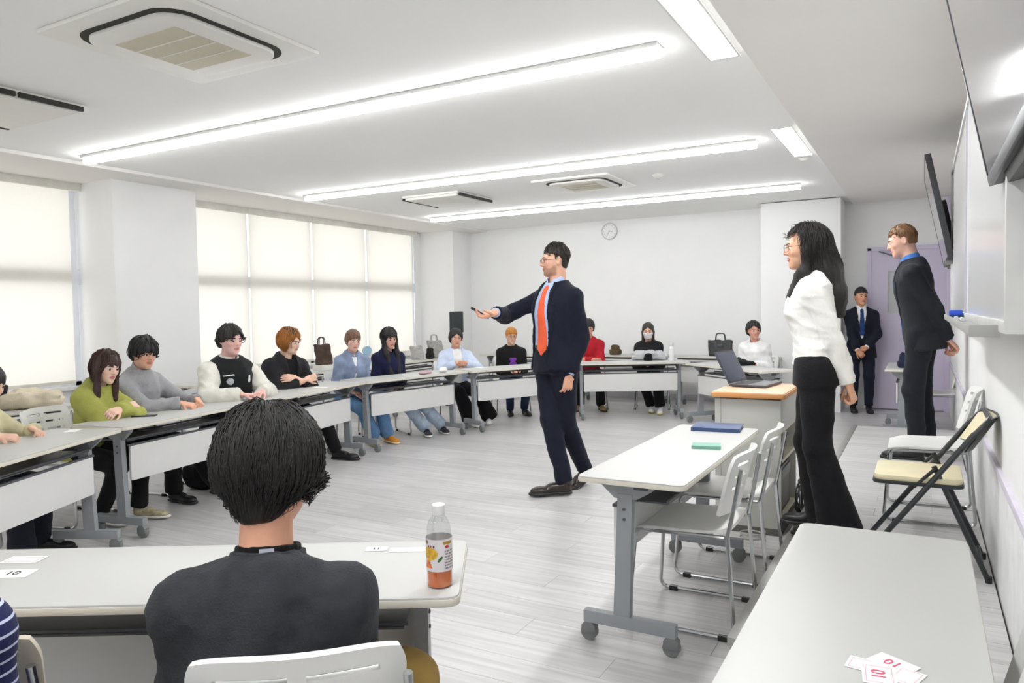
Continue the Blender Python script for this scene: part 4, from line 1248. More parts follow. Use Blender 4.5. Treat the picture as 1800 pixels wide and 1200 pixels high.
    def glasses(S, rgb=(60, 52, 48), r=0.021, round_=True, thick=0.0016, half=False):
        g = MB(); m = mat('spectacle_%d' % rgb[0], rgb, 0.3, metal=0.6)
        o = MB()
        for sx in (-1, 1):
            ring = []
            for k in range(18):
                a = 2 * math.pi * k / 18
                x = sx * 0.033 + r * math.cos(a); z = 0.003 + r * (0.98 if round_ else 0.72) * math.sin(a)
                ring.append(S.hw((x, 0.112 - 2.2 * max(0, abs(x) - 0.02) ** 1.0 * 0.28, z)))
            o.tube(ring, thick * S.hs, 6, closed=True)
            o.tube([S.hw((sx * (0.033 + r), 0.103, 0.008)), S.hw((sx * 0.073, 0.085, 0.010)), S.hw((sx * 0.079, 0.0, 0.012)), S.hw((sx * 0.077, -0.02, -0.005))], thick * S.hs, 6)
        o.tube([S.hw((-0.013, 0.114, 0.008)), S.hw((0, 0.116, 0.011)), S.hw((0.013, 0.114, 0.008))], thick * S.hs, 6)
        o.build('glasses', m, S.root)

    def hair(S, rgb, thick=0.016, front=0.062, side=-0.03, back=-0.085, part=None, bangs=False, long=(), amp=0.0022, nstr=34, top=0.0, earcut=True, h=None, roots=None, wide=0.0, sweep=0.0, yside=0.012, sidevol=0.0, xlim=1.0, zlim=-1.0, nape=None, short=False):
        m = hair_material(rgb); hs = S.hs
        def f(P):
            q = S.hq(P)
            R = np.array([0.0755 + thick + wide, 0.095 + thick, 0.090 + thick + top])
            d = ellipsoid(q, (0, -0.014, 0.034), R)
            d = smin(d, ellipsoid(q, (0, -0.040, -0.005), (0.070 + thick * 0.8 + wide, 0.070 + thick * 0.6, 0.085)), 0.03)
            if short: d = ellipsoid(q, (0, -0.014, 0.034), R) + 0.13 * np.maximum(0, 0.045 - q[:, 2]); d = smin(d, ellipsoid(q, (0, -0.034, -0.012), (0.066, 0.066, 0.075)), 0.02)
            if nape: d = smin(d, ellipsoid(q, (0, -0.052, -0.078), (0.052, 0.050, nape)), 0.035)
            if sidevol:
                mm = np.stack([np.abs(q[:, 0]), q[:, 1], q[:, 2]], 1)
                d = smin(d, ellipsoid(mm, (0.062, -0.005, -0.02), (0.03, 0.06, sidevol)), 0.03)
            for (a, b, ra, rb) in long:
                d = smin(d, rcone(q, a, b, ra, rb), 0.03)
            # face opening
            x = q[:, 0]
            zf = front + sweep * x - 1.6 * np.maximum(0, np.abs(x) - 0.045) * (0.2 if not bangs else 0.6)
            zf = zf + 0.004 * np.sin(x * 150 + S.id) + 0.003 * np.sin(x * 333)
            if part is not None:          # curtain of hair parted at x = part
                u = np.abs(x - part); zf = front + 0.018 - u * 0.9
                zf = np.maximum(zf, front - 0.045)
            ys = np.where(q[:, 2] > side, yside + 0.020, yside) if earcut else np.full(len(q), yside)
            face = np.maximum(q[:, 2] - zf, ys - q[:, 1] + 0.25 * np.maximum(0, 0.03 - q[:, 2]) * 0)
            sidecut = np.maximum(q[:, 2] - side, -0.032 - q[:, 1]) if earcut else np.full(len(q), 9.0)
            face = np.maximum(face, np.maximum(np.abs(x) - xlim, zlim - q[:, 2]))
            d = smax(d, -face, 0.010)
            if earcut: d = smax(d, -sidecut, 0.012)
            if not long: d = smax(d, back - q[:, 2] + 0.15 * np.maximum(0, q[:, 1] + 0.06), 0.008)
            phi = np.arctan2(q[:, 0], -(q[:, 1] + 0.02) + 0.05)
            g = np.sin(phi * nstr + 3.0 * np.sin(q[:, 2] * 22 + S.id) + 9 * q[:, 2]) + 0.6 * np.sin(phi * nstr * 2.3 + 40 * q[:, 2])
            g2 = np.sin(phi * 9 + S.id + 14 * q[:, 2])
            return (d - amp * (g * 0.6 + g2 * 0.8)) * hs
        pts = [S.hc - 0.15 * hs, S.hc + 0.15 * hs] + [S.hw(a) for l in long for a in l[:2]]
        pts = np.array(pts)
        V, Q = surf(f, pts.min(0) - 0.03, pts.max(0) + 0.03, h or S.hres)
        S.hairf = f
        o = mesh_np('hair', [(relax(V, Q, 1, 0.3), Q)], m, S.root)
        if roots:
            o.data.materials.append(hair_material(roots)); q = S.hq(V)
            mi = np.array([1 if q[p[0], 2] > 0.092 and abs(q[p[0], 0] - 0.01) < 0.045 and q[p[0], 1] > -0.06 else 0 for p in Q], np.int32); o.data.polygons.foreach_set('material_index', mi)
        return o

    def locks(S, rgb, n, length=(0.05, 0.12), r=0.004, seed=1, zmin=-0.1, lift=0.004, yfront=0.1):
        """tapered locks of hair lying on the hair mass: one part"""
        rg = np.random.RandomState(seed); f = S.hairf; E = 0.004

        def grad(p):
            v = f(p); g = np.stack([f(p + np.eye(3)[i] * E) - v for i in range(3)], 1) / E
            return v, g / (np.linalg.norm(g, axis=1)[:, None] + 1e-9)
        a = rg.uniform(-math.pi, math.pi, n); el = rg.uniform(-0.5, 1.5, n)
        dr = np.stack([np.sin(a) * np.cos(el), -np.cos(a) * np.cos(el), np.sin(el)], 1)
        p = S.hc + ((np.array([0, -0.014, 0.034]) + dr * 0.12) * S.hs) @ S.Rh.T
        q0 = S.hq(p); p = p[(q0[:, 1] < yfront) & (q0[:, 2] > zmin)]; n = len(p)
        for _ in range(4):
            v, g = grad(p); p = p - g * v[:, None]
        L = rg.uniform(length[0], length[1], n); k = 6
        dn0 = np.stack([rg.uniform(-0.35, 0.35, n), rg.uniform(-0.2, 0.2, n), -np.ones(n)], 1); dn0 /= np.linalg.norm(dn0, axis=1)[:, None]
        dn0 = dn0 @ S.Rh.T; c = S.hw((0, -0.03, 0.12)); pts = []
        for j in range(k + 1):
            v, g = grad(p)
            pts.append(p + g * (lift * (1 if j < k - 1 else 0.6) * rg.uniform(0.2, 1, n))[:, None])
            out = p - c; out /= np.linalg.norm(out, axis=1)[:, None]
            dn = dn0 + 0.8 * out; dn = dn - g * (dn * g).sum(1)[:, None]; dn /= np.linalg.norm(dn, axis=1)[:, None]
            p = p + dn * (L / k)[:, None] - g * v[:, None]
        X = np.stack(pts, 1)                                         # n, k+1, 3
        X = X[S.hq(X[:, -1])[:, 2] > zmin - 0.02]; n = len(X)
        if not n: return
        T = np.gradient(X, axis=1); T /= np.linalg.norm(T, axis=2)[:, :, None] + 1e-9
        ref = X - S.hw((0, -0.02, 0.02)); U = np.cross(T, ref); U /= np.linalg.norm(U, axis=2)[:, :, None] + 1e-9; W = np.cross(T, U)
        rr = (r * np.array([0.5, 0.9, 1, 1, 0.8, 0.55, 0.1]))[None, :, None]
        ring = np.stack([X + U * rr, X + W * rr, X - U * rr, X - W * rr], 2)      # n, k+1, 4, 3
        V = ring.reshape(-1, 3); base = (np.arange(n) * (k + 1) * 4)[:, None, None]
        i = (np.arange(k) * 4)[None, :, None]; j = np.arange(4)[None, None, :]; j2 = (j + 1) % 4
        Q = np.stack([base + i + j, base + i + j2, base + i + 4 + j2, base + i + 4 + j], -1).reshape(-1, 4)
        tag(mesh_np('hair_strands', [(V, Q)], hair_material(rgb), S.root), kind='stuff')

    def top(S, name, m, h=None, zlo=None, **k):
        lo, hi = S.bounds(k.get('sleeve', True), zlo)
        f = lambda P: S.top_field(P, **k)
        return soft(name, f, lo, hi, h or S.res, m, S.root)

    def jacket(S, m, infl=0.022, hem=-0.27, open_=None, lapel=0.07, flare=0.10, cut=0.93, wr=0.003, h=None, name='jacket', button=0.06, lap=True, k=0.03, lapel_top=0.47):
        lo, hi = S.bounds()
        ot, ol, orr = [np.array(x, float) for x in zip(*open_)]
        def fj(P, extra=0.0):
            d = S.top_field(P, infl + extra, hem, flare, cut, 0.006, 0.01, wr, True, k)
            q = S.tq(P)
            xl = np.interp(q[:, 2], ot, ol); xr = np.interp(q[:, 2], ot, orr)
            c = np.maximum(np.maximum(xl - q[:, 0], q[:, 0] - xr), 0.01 - q[:, 1])
            return smax(d, -c * S.s, 0.006)
        soft(name, fj, lo, hi, h or S.res, m, S.root)
        if lap:
            def fl(P):
                d = S.top_field(P, infl + 0.007, hem, flare, cut, 0.006, 0.005, wr, False)
                q = S.tq(P)
                xl = np.interp(q[:, 2], ot, ol); xr = np.interp(q[:, 2], ot, orr)
                u = np.clip((q[:, 2] - button) / (lapel_top - button), 0, 1)
                wl = lapel * np.minimum(1, u * 1.5) * np.where(u > 0.78, 0.55, 1.0)
                c = np.maximum(np.maximum(xl - q[:, 0], q[:, 0] - xr), 0.01 - q[:, 1])
                co = np.maximum(np.maximum(xl - wl - q[:, 0], q[:, 0] - xr - wl), 0.01 - q[:, 1])
                d = np.maximum(d, np.maximum(np.maximum(-c, co), np.maximum(button - q[:, 2], q[:, 2] - lapel_top - 0.05)) * S.s)
                din = S.torso(P, infl - 0.006, hem, flare=flare)
                return np.maximum(d, -din)
            soft('lapel', fl, lo, hi, (h or S.res) * 0.8, m, S.root, 0)

    def shirt_front(S, m, infl=0.010, h=None, collar=True, cuffs=True, hem=-0.08, neck=0.0):
        lo, hi = S.bounds(False)
        soft('shirt', lambda P: S.top_field(P, infl, hem, 0, 0.9, 0, neck, 0.0015, False), lo, hi, h or S.res, m, S.root)
        if collar: S.collar(m)
        if cuffs:
            for i in (0, 1):
                el, wr, hd = S.arms[i]; d = unit(wr - el)
                MB().tube([wr - d * 0.05 * S.s, wr - d * 0.002 * S.s], [0.034 * S.s, 0.033 * S.s], 14).build('cuff', m, S.root)

    def collar(S, m, hgt=0.045, open_=0.03, r=0.058, w=0.0):
        s = S.s
        a = S.nb + S.Rt @ np.array([0, 0.004, -0.03]) * s; b = S.nb + S.Rt @ np.array([0, 0.014, hgt]) * s
        ax = unit(b - a); Ln = np.linalg.norm(b - a)
        def f(P):
            t = (P - a) @ ax; rad = np.linalg.norm(P - a - t[:, None] * ax, axis=1)
            R = r * s + 0.012 * (1 - t / Ln)
            d = np.abs(rad - R) - 0.005
            d = np.maximum(d, np.maximum(-t, t - Ln))
            q = S.tq(P)
            tt = q[:, 2] - 0.47
            d = np.maximum(d, np.where(q[:, 1] > 0, (open_ * np.clip((q[:, 2] - 0.485) / 0.06, 0, 1) - np.abs(q[:, 0])), -1) * s)
            d = np.maximum(d, (q[:, 1] - 0.02) * 0.5 * s + (q[:, 2] - 0.555) * s)
            return d
        soft('collar', f, np.minimum(a, b) - 0.10, np.maximum(a, b) + 0.10, 0.006, m, S.root)

    def tie(S, m, infl=0.018, bottom=0.0, w0=0.026, w1=0.043, xc=0.0):
        def f(P):
            q = S.tq(P)
            d = S.torso(P, infl, -0.2, 0.49)
            di = S.torso(P, infl - 0.012, -0.2, 0.49)
            u = np.clip((0.47 - q[:, 2]) / (0.47 - bottom), 0, 1)
            w = np.interp(u, [0, 0.1, 0.8, 0.9, 1.0], [w0 * 0.75, w0 * 0.75, w1, w1 * 0.95, 0.002])
            c = np.maximum(np.abs(q[:, 0] - xc * u) - w, np.maximum(bottom - q[:, 2], q[:, 2] - 0.485))
            return np.maximum(np.maximum(d, -di), np.maximum(c, 0.02 - q[:, 1]) * S.s)
        lo, hi = S.bounds(False)
        o = soft('tie', f, lo, hi, 0.0065, m, S.root)
        k = S.p + S.Rt @ np.array([0, 0.075, 0.475]) * S.s
        soft('tie_knot', lambda P: ellipsoid(P, k, np.array([0.022, 0.016, 0.024]) * S.s, S.Rt), k - 0.04, k + 0.04, 0.005, m, S.root)

    def trousers(S, m, infl=0.012, waist=0.06, flare=0.0, wr=0.004, h=None, cut=0.96, knee=0.0):
        s = S.s
        def f(P):
            d = S.torso(P, infl - 0.004, -0.10, waist)
            if S.seated:
                d = smin(d, ellipsoid(P, S.p + [0, 0.0, -0.03 * s], np.array([0.175 * S.build, 0.14, 0.085]) * s), 0.03)
            for i in (0, 1):
                hip, kn, an, ft = S.legs[i]; b = 0.5 + 0.5 * S.build
                e = kn + (an - kn) * cut
                l = smin(rcone(P, hip, kn, 0.080 * s * b + infl, 0.056 * s * b + infl + knee), rcone(P, kn, e, 0.055 * s * b + infl + knee, 0.044 * s + infl + flare), 0.03)
                l = np.maximum(l, (P - e) @ unit(an - kn) - 0.012)
                d = smin(d, l, 0.03 if not S.seated else 0.02)
            return d + (wrinkle(P, wr, S.id * 5 + 3, 22) if wr else 0)
        pts = np.array([S.p + [0.2, 0.16, 0.12], S.p - [0.2, 0.16, 0.15]] + [x for l in S.legs for x in l[:3]])
        soft('trousers', f, pts.min(0) - 0.12, pts.max(0) + 0.12, h or S.res, m, S.root)

    def shoes(S, m, sole=None, boot=False, k=1.0, h=0.008):
        for i in (0, 1):
            hip, kn, an, ft = S.legs[i]
            yaw = math.radians(ft.get('yaw', 0)); pit = math.radians(ft.get('pitch', 0))
            R = RZ(yaw) @ RX(pit)
            o = np.array(an) - R @ np.array([0, -0.03, 0.085 * S.s])
            kk = S.s * k
            f = lambda P: shoe_field((P - o) @ R, kk, boot)
            g = soft('shoe', f, o - 0.28, o + 0.28, h, m, S.root)
            g2 = soft('sole', lambda P: sole_field((P - o) @ R, kk * 1.04), o - 0.28, o + 0.28, 0.008, sole or BLACKP, g)

    def belt(S, m, t=0.05):
        def f(P):
            q = S.tq(P); d = S.torso(P, 0.014, -0.2, 0.4); di = S.torso(P, 0.004, -0.2, 0.4)
            return np.maximum(np.maximum(d, -di), (np.abs(q[:, 2] - t) - 0.018) * S.s)
        lo, hi = S.bounds(False); soft('belt', f, lo, hi, 0.008, m, S.root)

    def patch(S, name, m, fn, infl, rng, depth=0.004, h=0.006):
        """flat print or trim lying on the garment: fn(q) < 0 inside, q in torso space"""
        def f(P):
            q = S.tq(P); d = S.torso(P, infl + depth, -0.3, 0.54); di = S.torso(P, infl - 0.006, -0.3, 0.54)
            return np.maximum(np.maximum(d, -di), np.maximum(fn(q), 0.02 - q[:, 1]) * S.s)
        lo, hi = S.bounds(False)
        return soft(name, f, lo, hi, h, m, S.root)


EYEW = mat('eye_white', (236, 232, 228), 0.2, var=0.01)
EYEI = mat('eye_iris', (34, 24, 20), 0.12, var=0.1)


# ------------------------------------------------------------------ the people
def loc2(loc, face, p):
    """world point -> person space"""
    a = math.radians(face); d = (p[0] - loc[0], p[1] - loc[1]); z0 = loc[2] if len(loc) > 2 else 0
    return (d[0] * math.cos(a) + d[1] * math.sin(a), -d[0] * math.sin(a) + d[1] * math.cos(a), p[2] - z0)


def lap(y=0.24, z=0.55, dx=0.06): return [dict(w=(-dx, y, z), f=(0.7, 0.7, -0.1), n=(0, 0, -1), curl=0.5), dict(w=(dx, y, z), f=(-0.7, 0.7, -0.1), n=(0, 0, -1), curl=0.5)]


def on_table(xl, yl, xr, yr, z=0.735, curl=0.7):
    return [dict(w=(xl, yl, z), f=(0.45, 0.9, -0.15), n=(0.4, -0.1, -0.9), curl=curl, pole=(-0.8, -0.5, -0.5)),
            dict(w=(xr, yr, z), f=(-0.45, 0.9, -0.15), n=(-0.4, -0.1, -0.9), curl=curl, pole=(0.8, -0.5, -0.5))]


def feet_w(loc, face, pts, yaws=(8, -8), pitch=0):
    out = []
    for p, yw in zip(pts, yaws):
        q = loc2(loc, face, (p[0], p[1], p[2] if len(p) > 2 else 0.08)); out.append(dict(a=q, yaw=yw, pitch=pitch))
    return out


def seat_feet(s=0.9, y=0.40, dx=0.11): return [dict(a=(-dx, y, 0.08 * s), yaw=6), dict(a=(dx, y, 0.08 * s), yaw=-6)]


SNEAK = mat('white_rubber', (238, 236, 230), 0.5)
BLKSHOE = mat('black_shoe', (26, 26, 28), 0.4, var=0.1)
BLACKTR = fabric('black_trousers', (24, 24, 27))
NAVYTR = fabric('dark_navy_trousers', (30, 34, 44))


def speaker_man():
    loc, face = (-2.40, 4.98, 0.0), 158
    hr = loc2(loc, face, (-2.70, 4.62, 1.345)); hl = loc2(loc, face, (-2.25, 4.90, 0.885))
    a_r = loc2(loc, face, (-2.295, 4.89, 0.10)); a_l = loc2(loc, face, (-2.28, 5.22, 0.13))
    tip = loc2(loc, face, (-2.84, 4.42, 1.295)); fd = np.array(tip) - np.array(hr)
    P = Person('man in a dark navy suit and orange tie pointing with one arm', loc, face, H=1.89, lean=-2, pel=0.926, hsc=0.89, head=(-30, -3, 0), skin=(226, 178, 152), res=0.0095, hres=0.0045,
               hands=[dict(w=hl, f=(0.05, 0.15, -1), n=(0.9, -0.2, 0.1), curl=0.35, pole=(-0.15, -1, 0)),
                      dict(w=hr, f=fd, n=(-0.35, 0.25, 0.8), curl=[0.15, 0.25, 0.3, 0.35], thumb=0.9, spread=0.10, pole=(0.9, -0.3, -0.35))],
               feet=[dict(a=a_l, yaw=2, pitch=-22), dict(a=a_r, yaw=-30)])
    P.body(beard=0.55, beardcol=(128, 88, 70), lips=(196, 110, 100))
    P.brows((52, 40, 32)); P.glasses((70, 50, 44), r=0.019, round_=False)
    P.hair((44, 36, 30), thick=0.009, front=0.064, side=0.008, back=-0.060, sweep=0.05, top=0.018, nstr=40, amp=0.0022, wide=-0.003, yside=-0.004, short=True)
    P.locks((38, 31, 26), 400, (0.03, 0.06), 0.0018, 11, zmin=0.0, yfront=0.07); P.smile()
    suit = fabric('navy_suit', (25, 28, 42), var=0.06, bump=0.12, bscale=260)
    sh = fabric('light_blue_shirt', (184, 202, 238), bump=0.1)
    P.shirt_front(sh, hem=0.055)
    P.tie(fabric('orange_tie', (244, 100, 58), rough=0.5, bump=0.05, sheen=0.2), bottom=0.015, w0=0.032, w1=0.050, xc=0.004)
    P.jacket(suit, open_=[(-0.4, -0.10, 0.15), (-0.1, -0.075, 0.15), (0.05, -0.065, 0.125), (0.3, -0.06, 0.098), (0.45, -0.055, 0.062), (0.52, -0.045, 0.05), (0.6, -0.045, 0.05)],
             infl=0.016, hem=-0.08, flare=0.10, button=0.02, lapel=0.055, wr=0.006)
    P.trousers(suit, infl=0.013, waist=0.085, cut=0.985, wr=0.004)
    P.belt(mat('dark_belt', (28, 24, 22), 0.35), 0.07)
    P.shoes(mat('dark_brown_leather', (44, 36, 32), 0.3, var=0.1))
    # presentation remote held in the raised hand
    r = thing('remote_control', 'small black remote held in the pointing hand of the suited man', 'remote')
    w = np.array([-2.775, 4.535, 1.345]); d = unit([-0.55, -0.3, 0.38])
    MB().box((-0.016, -0.075, -0.009), (0.016, 0.075, 0.009), 0.005).build('case', BLACKP, r)
    MB().lathe([(0.008, 0), (0.008, 0.003), (0.005, 0.004)], 12, tr(0, 0.03, 0.009)).build('button', STEELD, r)
    r.location = w; r.rotation_euler = Vector(d).to_track_quat('Y', 'Z').to_euler()
    return P


def presenter_woman():
    loc, face = (-0.505, 4.30, STAGE_Z), 97
    hl = loc2(loc, face, (-0.335, 4.225, 0.925)); hr = loc2(loc, face, (-0.34, 4.36, 0.91))
    P = Person('woman in a white blouse and black flared trousers beside the lectern', loc, face, H=1.685, sex='f', lean=4, head=(4, 2, 0), skin=(224, 176, 146), res=0.0085, hres=0.0045,
               hands=[dict(w=hl, f=(0.15, -0.35, -1), n=(0.3, 0.9, -0.3), curl=0.95, thumb=0.8, pole=(-0.6, -0.75, 0.0)), dict(w=hr, f=(-0.3, -0.2, -1), n=(0.3, 0.9, 0), curl=0.9, pole=(0.6, -0.75, 0.0))],
               feet=[dict(a=(-0.10, -0.11, 0.09), yaw=4), dict(a=(0.10, -0.05, 0.09), yaw=-4)])
    P.body(lips=(200, 96, 92)); P.brows((40, 30, 26), thick=0.0034); P.glasses((120, 96, 84), r=0.0225, thick=0.0013)
    H = (30, 25, 24)
    P.hair(H, thick=0.017, front=0.090, side=-0.5, earcut=False, yside=0.026, nstr=40, amp=0.002, xlim=0.09, zlim=-0.125,
           long=[((0.0, -0.05, 0.02), (0.0, -0.100, -0.13), 0.092, 0.088), ((0, -0.100, -0.13), (-0.01, -0.145, -0.27), 0.086, 0.066), ((-0.01, -0.145, -0.27), (-0.02, -0.165, -0.375), 0.064, 0.026),
                 ((-0.070, 0.01, -0.02), (-0.075, 0.02, -0.14), 0.03, 0.034), ((-0.072, 0.02, -0.14), (-0.066, 0.085, -0.26), 0.034, 0.020), ((0.070, 0.01, -0.02), (0.075, 0.025, -0.14), 0.03, 0.032), ((0.072, 0.025, -0.14), (0.045, 0.095, -0.27), 0.03, 0.016)])
    P.locks((34, 28, 26), 1300, (0.08, 0.16), 0.0017, 5, zmin=-0.12, lift=0.002, yfront=0.02); P.smile()
    bl = fabric('white_blouse', (244, 242, 238), bump=0.15, bscale=60, var=0.03)
    P.top('blouse', bl, infl=0.013, hem=0.02, cut=0.93, taper=0.004, neck=0.03, wr=0.0075, slv_infl=0.009, k=0.018)
    for i in (0, 1):
        el, wr, hd = P.arms[i]; d = unit(wr - el)
        MB().tube([wr - d * 0.055, wr - d * 0.012], [0.038, 0.036], 16).build('cuff', bl, P.root)
    P.trousers(BLACKTR, infl=0.017, waist=0.055, flare=0.050, cut=1.10, wr=0.003)
    P.shoes(BLKSHOE)


def board_man():
    loc, face = (-0.005, 6.75, STAGE_Z), 84
    hl = loc2(loc, face, (0.185, 6.70, 1.05)); hr = loc2(loc, face, (0.18, 6.83, 1.03))
    P = Person('man in a charcoal suit standing by the whiteboard with hands behind his back', loc, face, H=1.905, lean=9, hsc=0.93, head=(10, -4, 0), skin=(234, 186, 164), res=0.0105, hres=0.0055, headfwd=0.02,
               hands=[dict(w=hl, f=(0.4, -0.6, -0.7), n=(0, 0.8, -0.5), curl=0.8, pole=(-0.6, -0.8, 0.1)), dict(w=hr, f=(-0.5, -0.5, -0.7), n=(0, 0.8, -0.5), curl=0.8, pole=(0.6, -0.8, 0.1))],
               feet=[dict(a=(-0.10, 0.02, 0.09), yaw=5), dict(a=(0.10, -0.04, 0.09), yaw=-5)])
    P.body(lips=(206, 120, 110)); P.brows((120, 88, 60), thick=0.003)
    P.hair((132, 96, 62), thick=0.008, front=0.068, side=0.022, back=-0.035, top=0.010, nstr=44, amp=0.0018, wide=-0.003, yside=0.002, short=True)
    P.locks((120, 86, 54), 240, (0.02, 0.05), 0.0018, 4, zmin=0.02); P.smile()
    su = fabric('charcoal_suit', (40, 42, 47), var=0.08, bump=0.12, bscale=260)
    P.shirt_front(fabric('blue_shirt', (88, 140, 214), bump=0.1), hem=0.03)
    P.tie(fabric('blue_tie', (52, 88, 140), rough=0.5), bottom=-0.05, w0=0.030, w1=0.042, infl=0.022)
    P.jacket(su, open_=[(-0.4, -0.10, 0.10), (-0.1, -0.05, 0.05), (0.05, -0.04, 0.04), (0.3, -0.05, 0.05), (0.45, -0.05, 0.05), (0.6, -0.05, 0.05)], infl=0.014, hem=-0.15, flare=0.03, button=0.05, lapel=0.06)
    P.trousers(fabric('charcoal_trousers', (36, 38, 44)), infl=0.013, waist=0.08, cut=1.0)
    P.shoes(BLKSHOE)


def door_man():
    loc, face = (-0.69, 10.38, 0.0), 190
    P = Person('man in a navy suit standing by the lilac door with hands folded in front', loc, face, H=1.59, head=(14, 0, 0), skin=(214, 160, 130), res=0.014, hres=0.007,
               hands=[dict(w=(-0.045, 0.17, 0.83), f=(0.9, 0.1, -0.35), n=(0, -1, 0), curl=0.4, pole=(-0.9, -0.3, -0.2)), dict(w=(0.06, 0.20, 0.78), f=(-0.6, 0.1, -0.7), n=(0, -1, 0), curl=0.5, pole=(0.9, -0.3, -0.2))])
    P.body(lips=(170, 96, 84)); P.brows((30, 28, 28))
    P.hair((32, 30, 30), thick=0.013, front=0.054, side=0.0, back=-0.06, top=0.008, amp=0.003, wide=-0.002, yside=0.004, short=True)
    su = fabric('dark_navy_suit', (26, 29, 42), var=0.08)
    P.shirt_front(fabric('white_shirt', (240, 240, 240), bump=0.05), hem=0.03)
    P.tie(fabric('navy_tie', (34, 62, 112), rough=0.5), bottom=0.12, w0=0.030, w1=0.042)
    P.jacket(su, open_=[(-0.4, -0.03, 0.03), (0.05, -0.004, 0.004), (0.15, -0.012, 0.012), (0.45, -0.055, 0.055), (0.6, -0.05, 0.05)], infl=0.015, hem=-0.19, flare=0.05, button=0.1, lapel=0.055)
    P.trousers(fabric('navy_trousers', (28, 31, 46)), infl=0.012, waist=0.08)
    P.shoes(BLKSHOE)


def front_student():
    loc, face = (-1.112, 0.98, 0.0), 33
    P = Person('student with black hair seen from behind in a charcoal sweatshirt', loc, face, H=1.60, seat=0.305, lean=12, head=(-16, -4, -2), skin=(222, 166, 138), res=0.008, hres=0.0055, build=1.0, headup=0.040,
               hands=[dict(w=(-0.10, 0.30, 0.60), f=(0.4, 0.8, -0.1), n=(0, 0, -1), curl=0.5, pole=(-0.35, -0.6, -1)), dict(w=(0.10, 0.30, 0.60), f=(-0.4, 0.8, -0.1), n=(0, 0, -1), curl=0.5, pole=(0.45, -0.6, -1))],
               feet=[dict(a=(-0.14, 0.42, 0.08), yaw=8), dict(a=(0.24, 0.40, 0.08), yaw=-20, pole=(0.5, 1, 0.25))])
    P.body()
    P.brows((24, 22, 22))
    H = (25, 22, 21)
    P.hair(H, thick=0.031, front=0.020, bangs=True, side=-0.045, back=-0.122, wide=0.006, nstr=60, amp=0.0012, nape=0.055, h=0.0055)
    P.locks(H, 3600, (0.07, 0.13), 0.0016, 2, zmin=-0.10, lift=0.0022, yfront=0.11)
    sw = fabric('charcoal_sweatshirt', (52, 54, 58), var=0.12, vscale=30, bump=0.3, bscale=220)
    P.top('sweatshirt', sw, infl=0.018, hem=-0.10, cut=0.94, neck=0.010, wr=0.0065, slv_infl=0.018, k=0.06, ttop=0.505)
    # ribbed neckband and undershirt with a label
    def ring(P_, r0, t0, t1):
        q = P.tq(P_); a = P.nb + P.Rt @ np.array([0, 0.006, -0.05]) * P.s; ax = P.Rt[:, 2]
        t = (P_ - a) @ ax; rad = np.linalg.norm(P_ - a - t[:, None] * ax, axis=1)
        return np.maximum(np.abs(rad - (r0 + 0.35 * np.maximum(0, 0.05 - t))) - 0.006, np.maximum(t0 - t, t - t1))
    c = P.nb
    soft('neckband', lambda X: ring(X, 0.068, 0.024, 0.058), c - 0.14, c + 0.14, 0.005, sw, P.root)
    soft('undershirt', lambda X: ring(X, 0.059, 0.026, 0.070), c - 0.14, c + 0.14, 0.005, fabric('black_undershirt', (16, 16, 18)), P.root)
    b = P.nb + P.Rt @ np.array([0.014, -0.0640, 0.014]) * P.s
    g = MB().box((-0.014, -0.0012, -0.007), (0.014, 0.0012, 0.007)).build('neck_label', mat('grey_label', (178, 184, 196), 0.7), P.root)
    g.location = b; g.rotation_euler = (math.radians(-12), 0, math.radians(8))
    P.trousers(fabric('khaki_trousers', (150, 122, 66), var=0.15), infl=0.022, waist=0.05)
    P.shoes(SNEAK, SNEAK)
    chair(-1.13, 1.13, 40, 'light grey stacking chair under the student in the charcoal sweatshirt')


def striped_person():
    loc, face = (-1.54, 0.525, 0.0), 33
    P = Person('person in a navy striped shirt cut by the bottom left corner', loc, face, H=1.55, seat=0.35, lean=10, res=0.012, hres=0.008, hands=lap(0.28, 0.58), feet=seat_feet())
    P.body(); P.brows((24, 22, 22)); P.hair((30, 27, 26), thick=0.02, front=0.03, bangs=True, back=-0.09)
    m = fabric('navy_stripes', (40, 46, 92))
    nt = m.node_tree; p = nt.nodes['Principled BSDF']; tc = nt.nodes.new('ShaderNodeTexCoord')
    sx = nt.nodes.new('ShaderNodeSeparateXYZ'); nt.links.new(tc.outputs['Object'], sx.inputs[0])
    mu = nt.nodes.new('ShaderNodeMath'); mu.operation = 'MULTIPLY'; mu.inputs[1].default_value = 42.0; nt.links.new(sx.outputs['Z'], mu.inputs[0])
    fr = nt.nodes.new('ShaderNodeMath'); fr.operation = 'FRACT'; nt.links.new(mu.outputs[0], fr.inputs[0])
    cr = nt.nodes.new('ShaderNodeValToRGB'); cr.color_ramp.interpolation = 'CONSTANT'
    cr.color_ramp.elements[0].color = (*lin((34, 38, 80)), 1); cr.color_ramp.elements[1].position = 0.8; cr.color_ramp.elements[1].color = (*lin((196, 202, 226)), 1)
    nt.links.new(fr.outputs[0], cr.inputs[0]); nt.links.new(cr.outputs[0], p.inputs['Base Color'])
    P.top('striped_shirt', m, infl=0.018, wr=0.004); P.trousers(NAVYTR); P.shoes(SNEAK, SNEAK)
    chair(-1.575, 0.445, 33, 'white stacking chair under the person in the striped shirt')
    c = chair(-1.775, 0.853, 35, 'beige stacking chair in the bottom left corner beside the striped sleeve')
    bg = mat('beige_plastic', (206, 196, 180), 0.5, var=0.02)
    for ch in c.children:
        if ch.name.split('.')[0] in ('seat', 'backrest'):
            ch.material_slots[0].link = 'OBJECT'; ch.material_slots[0].material = bg


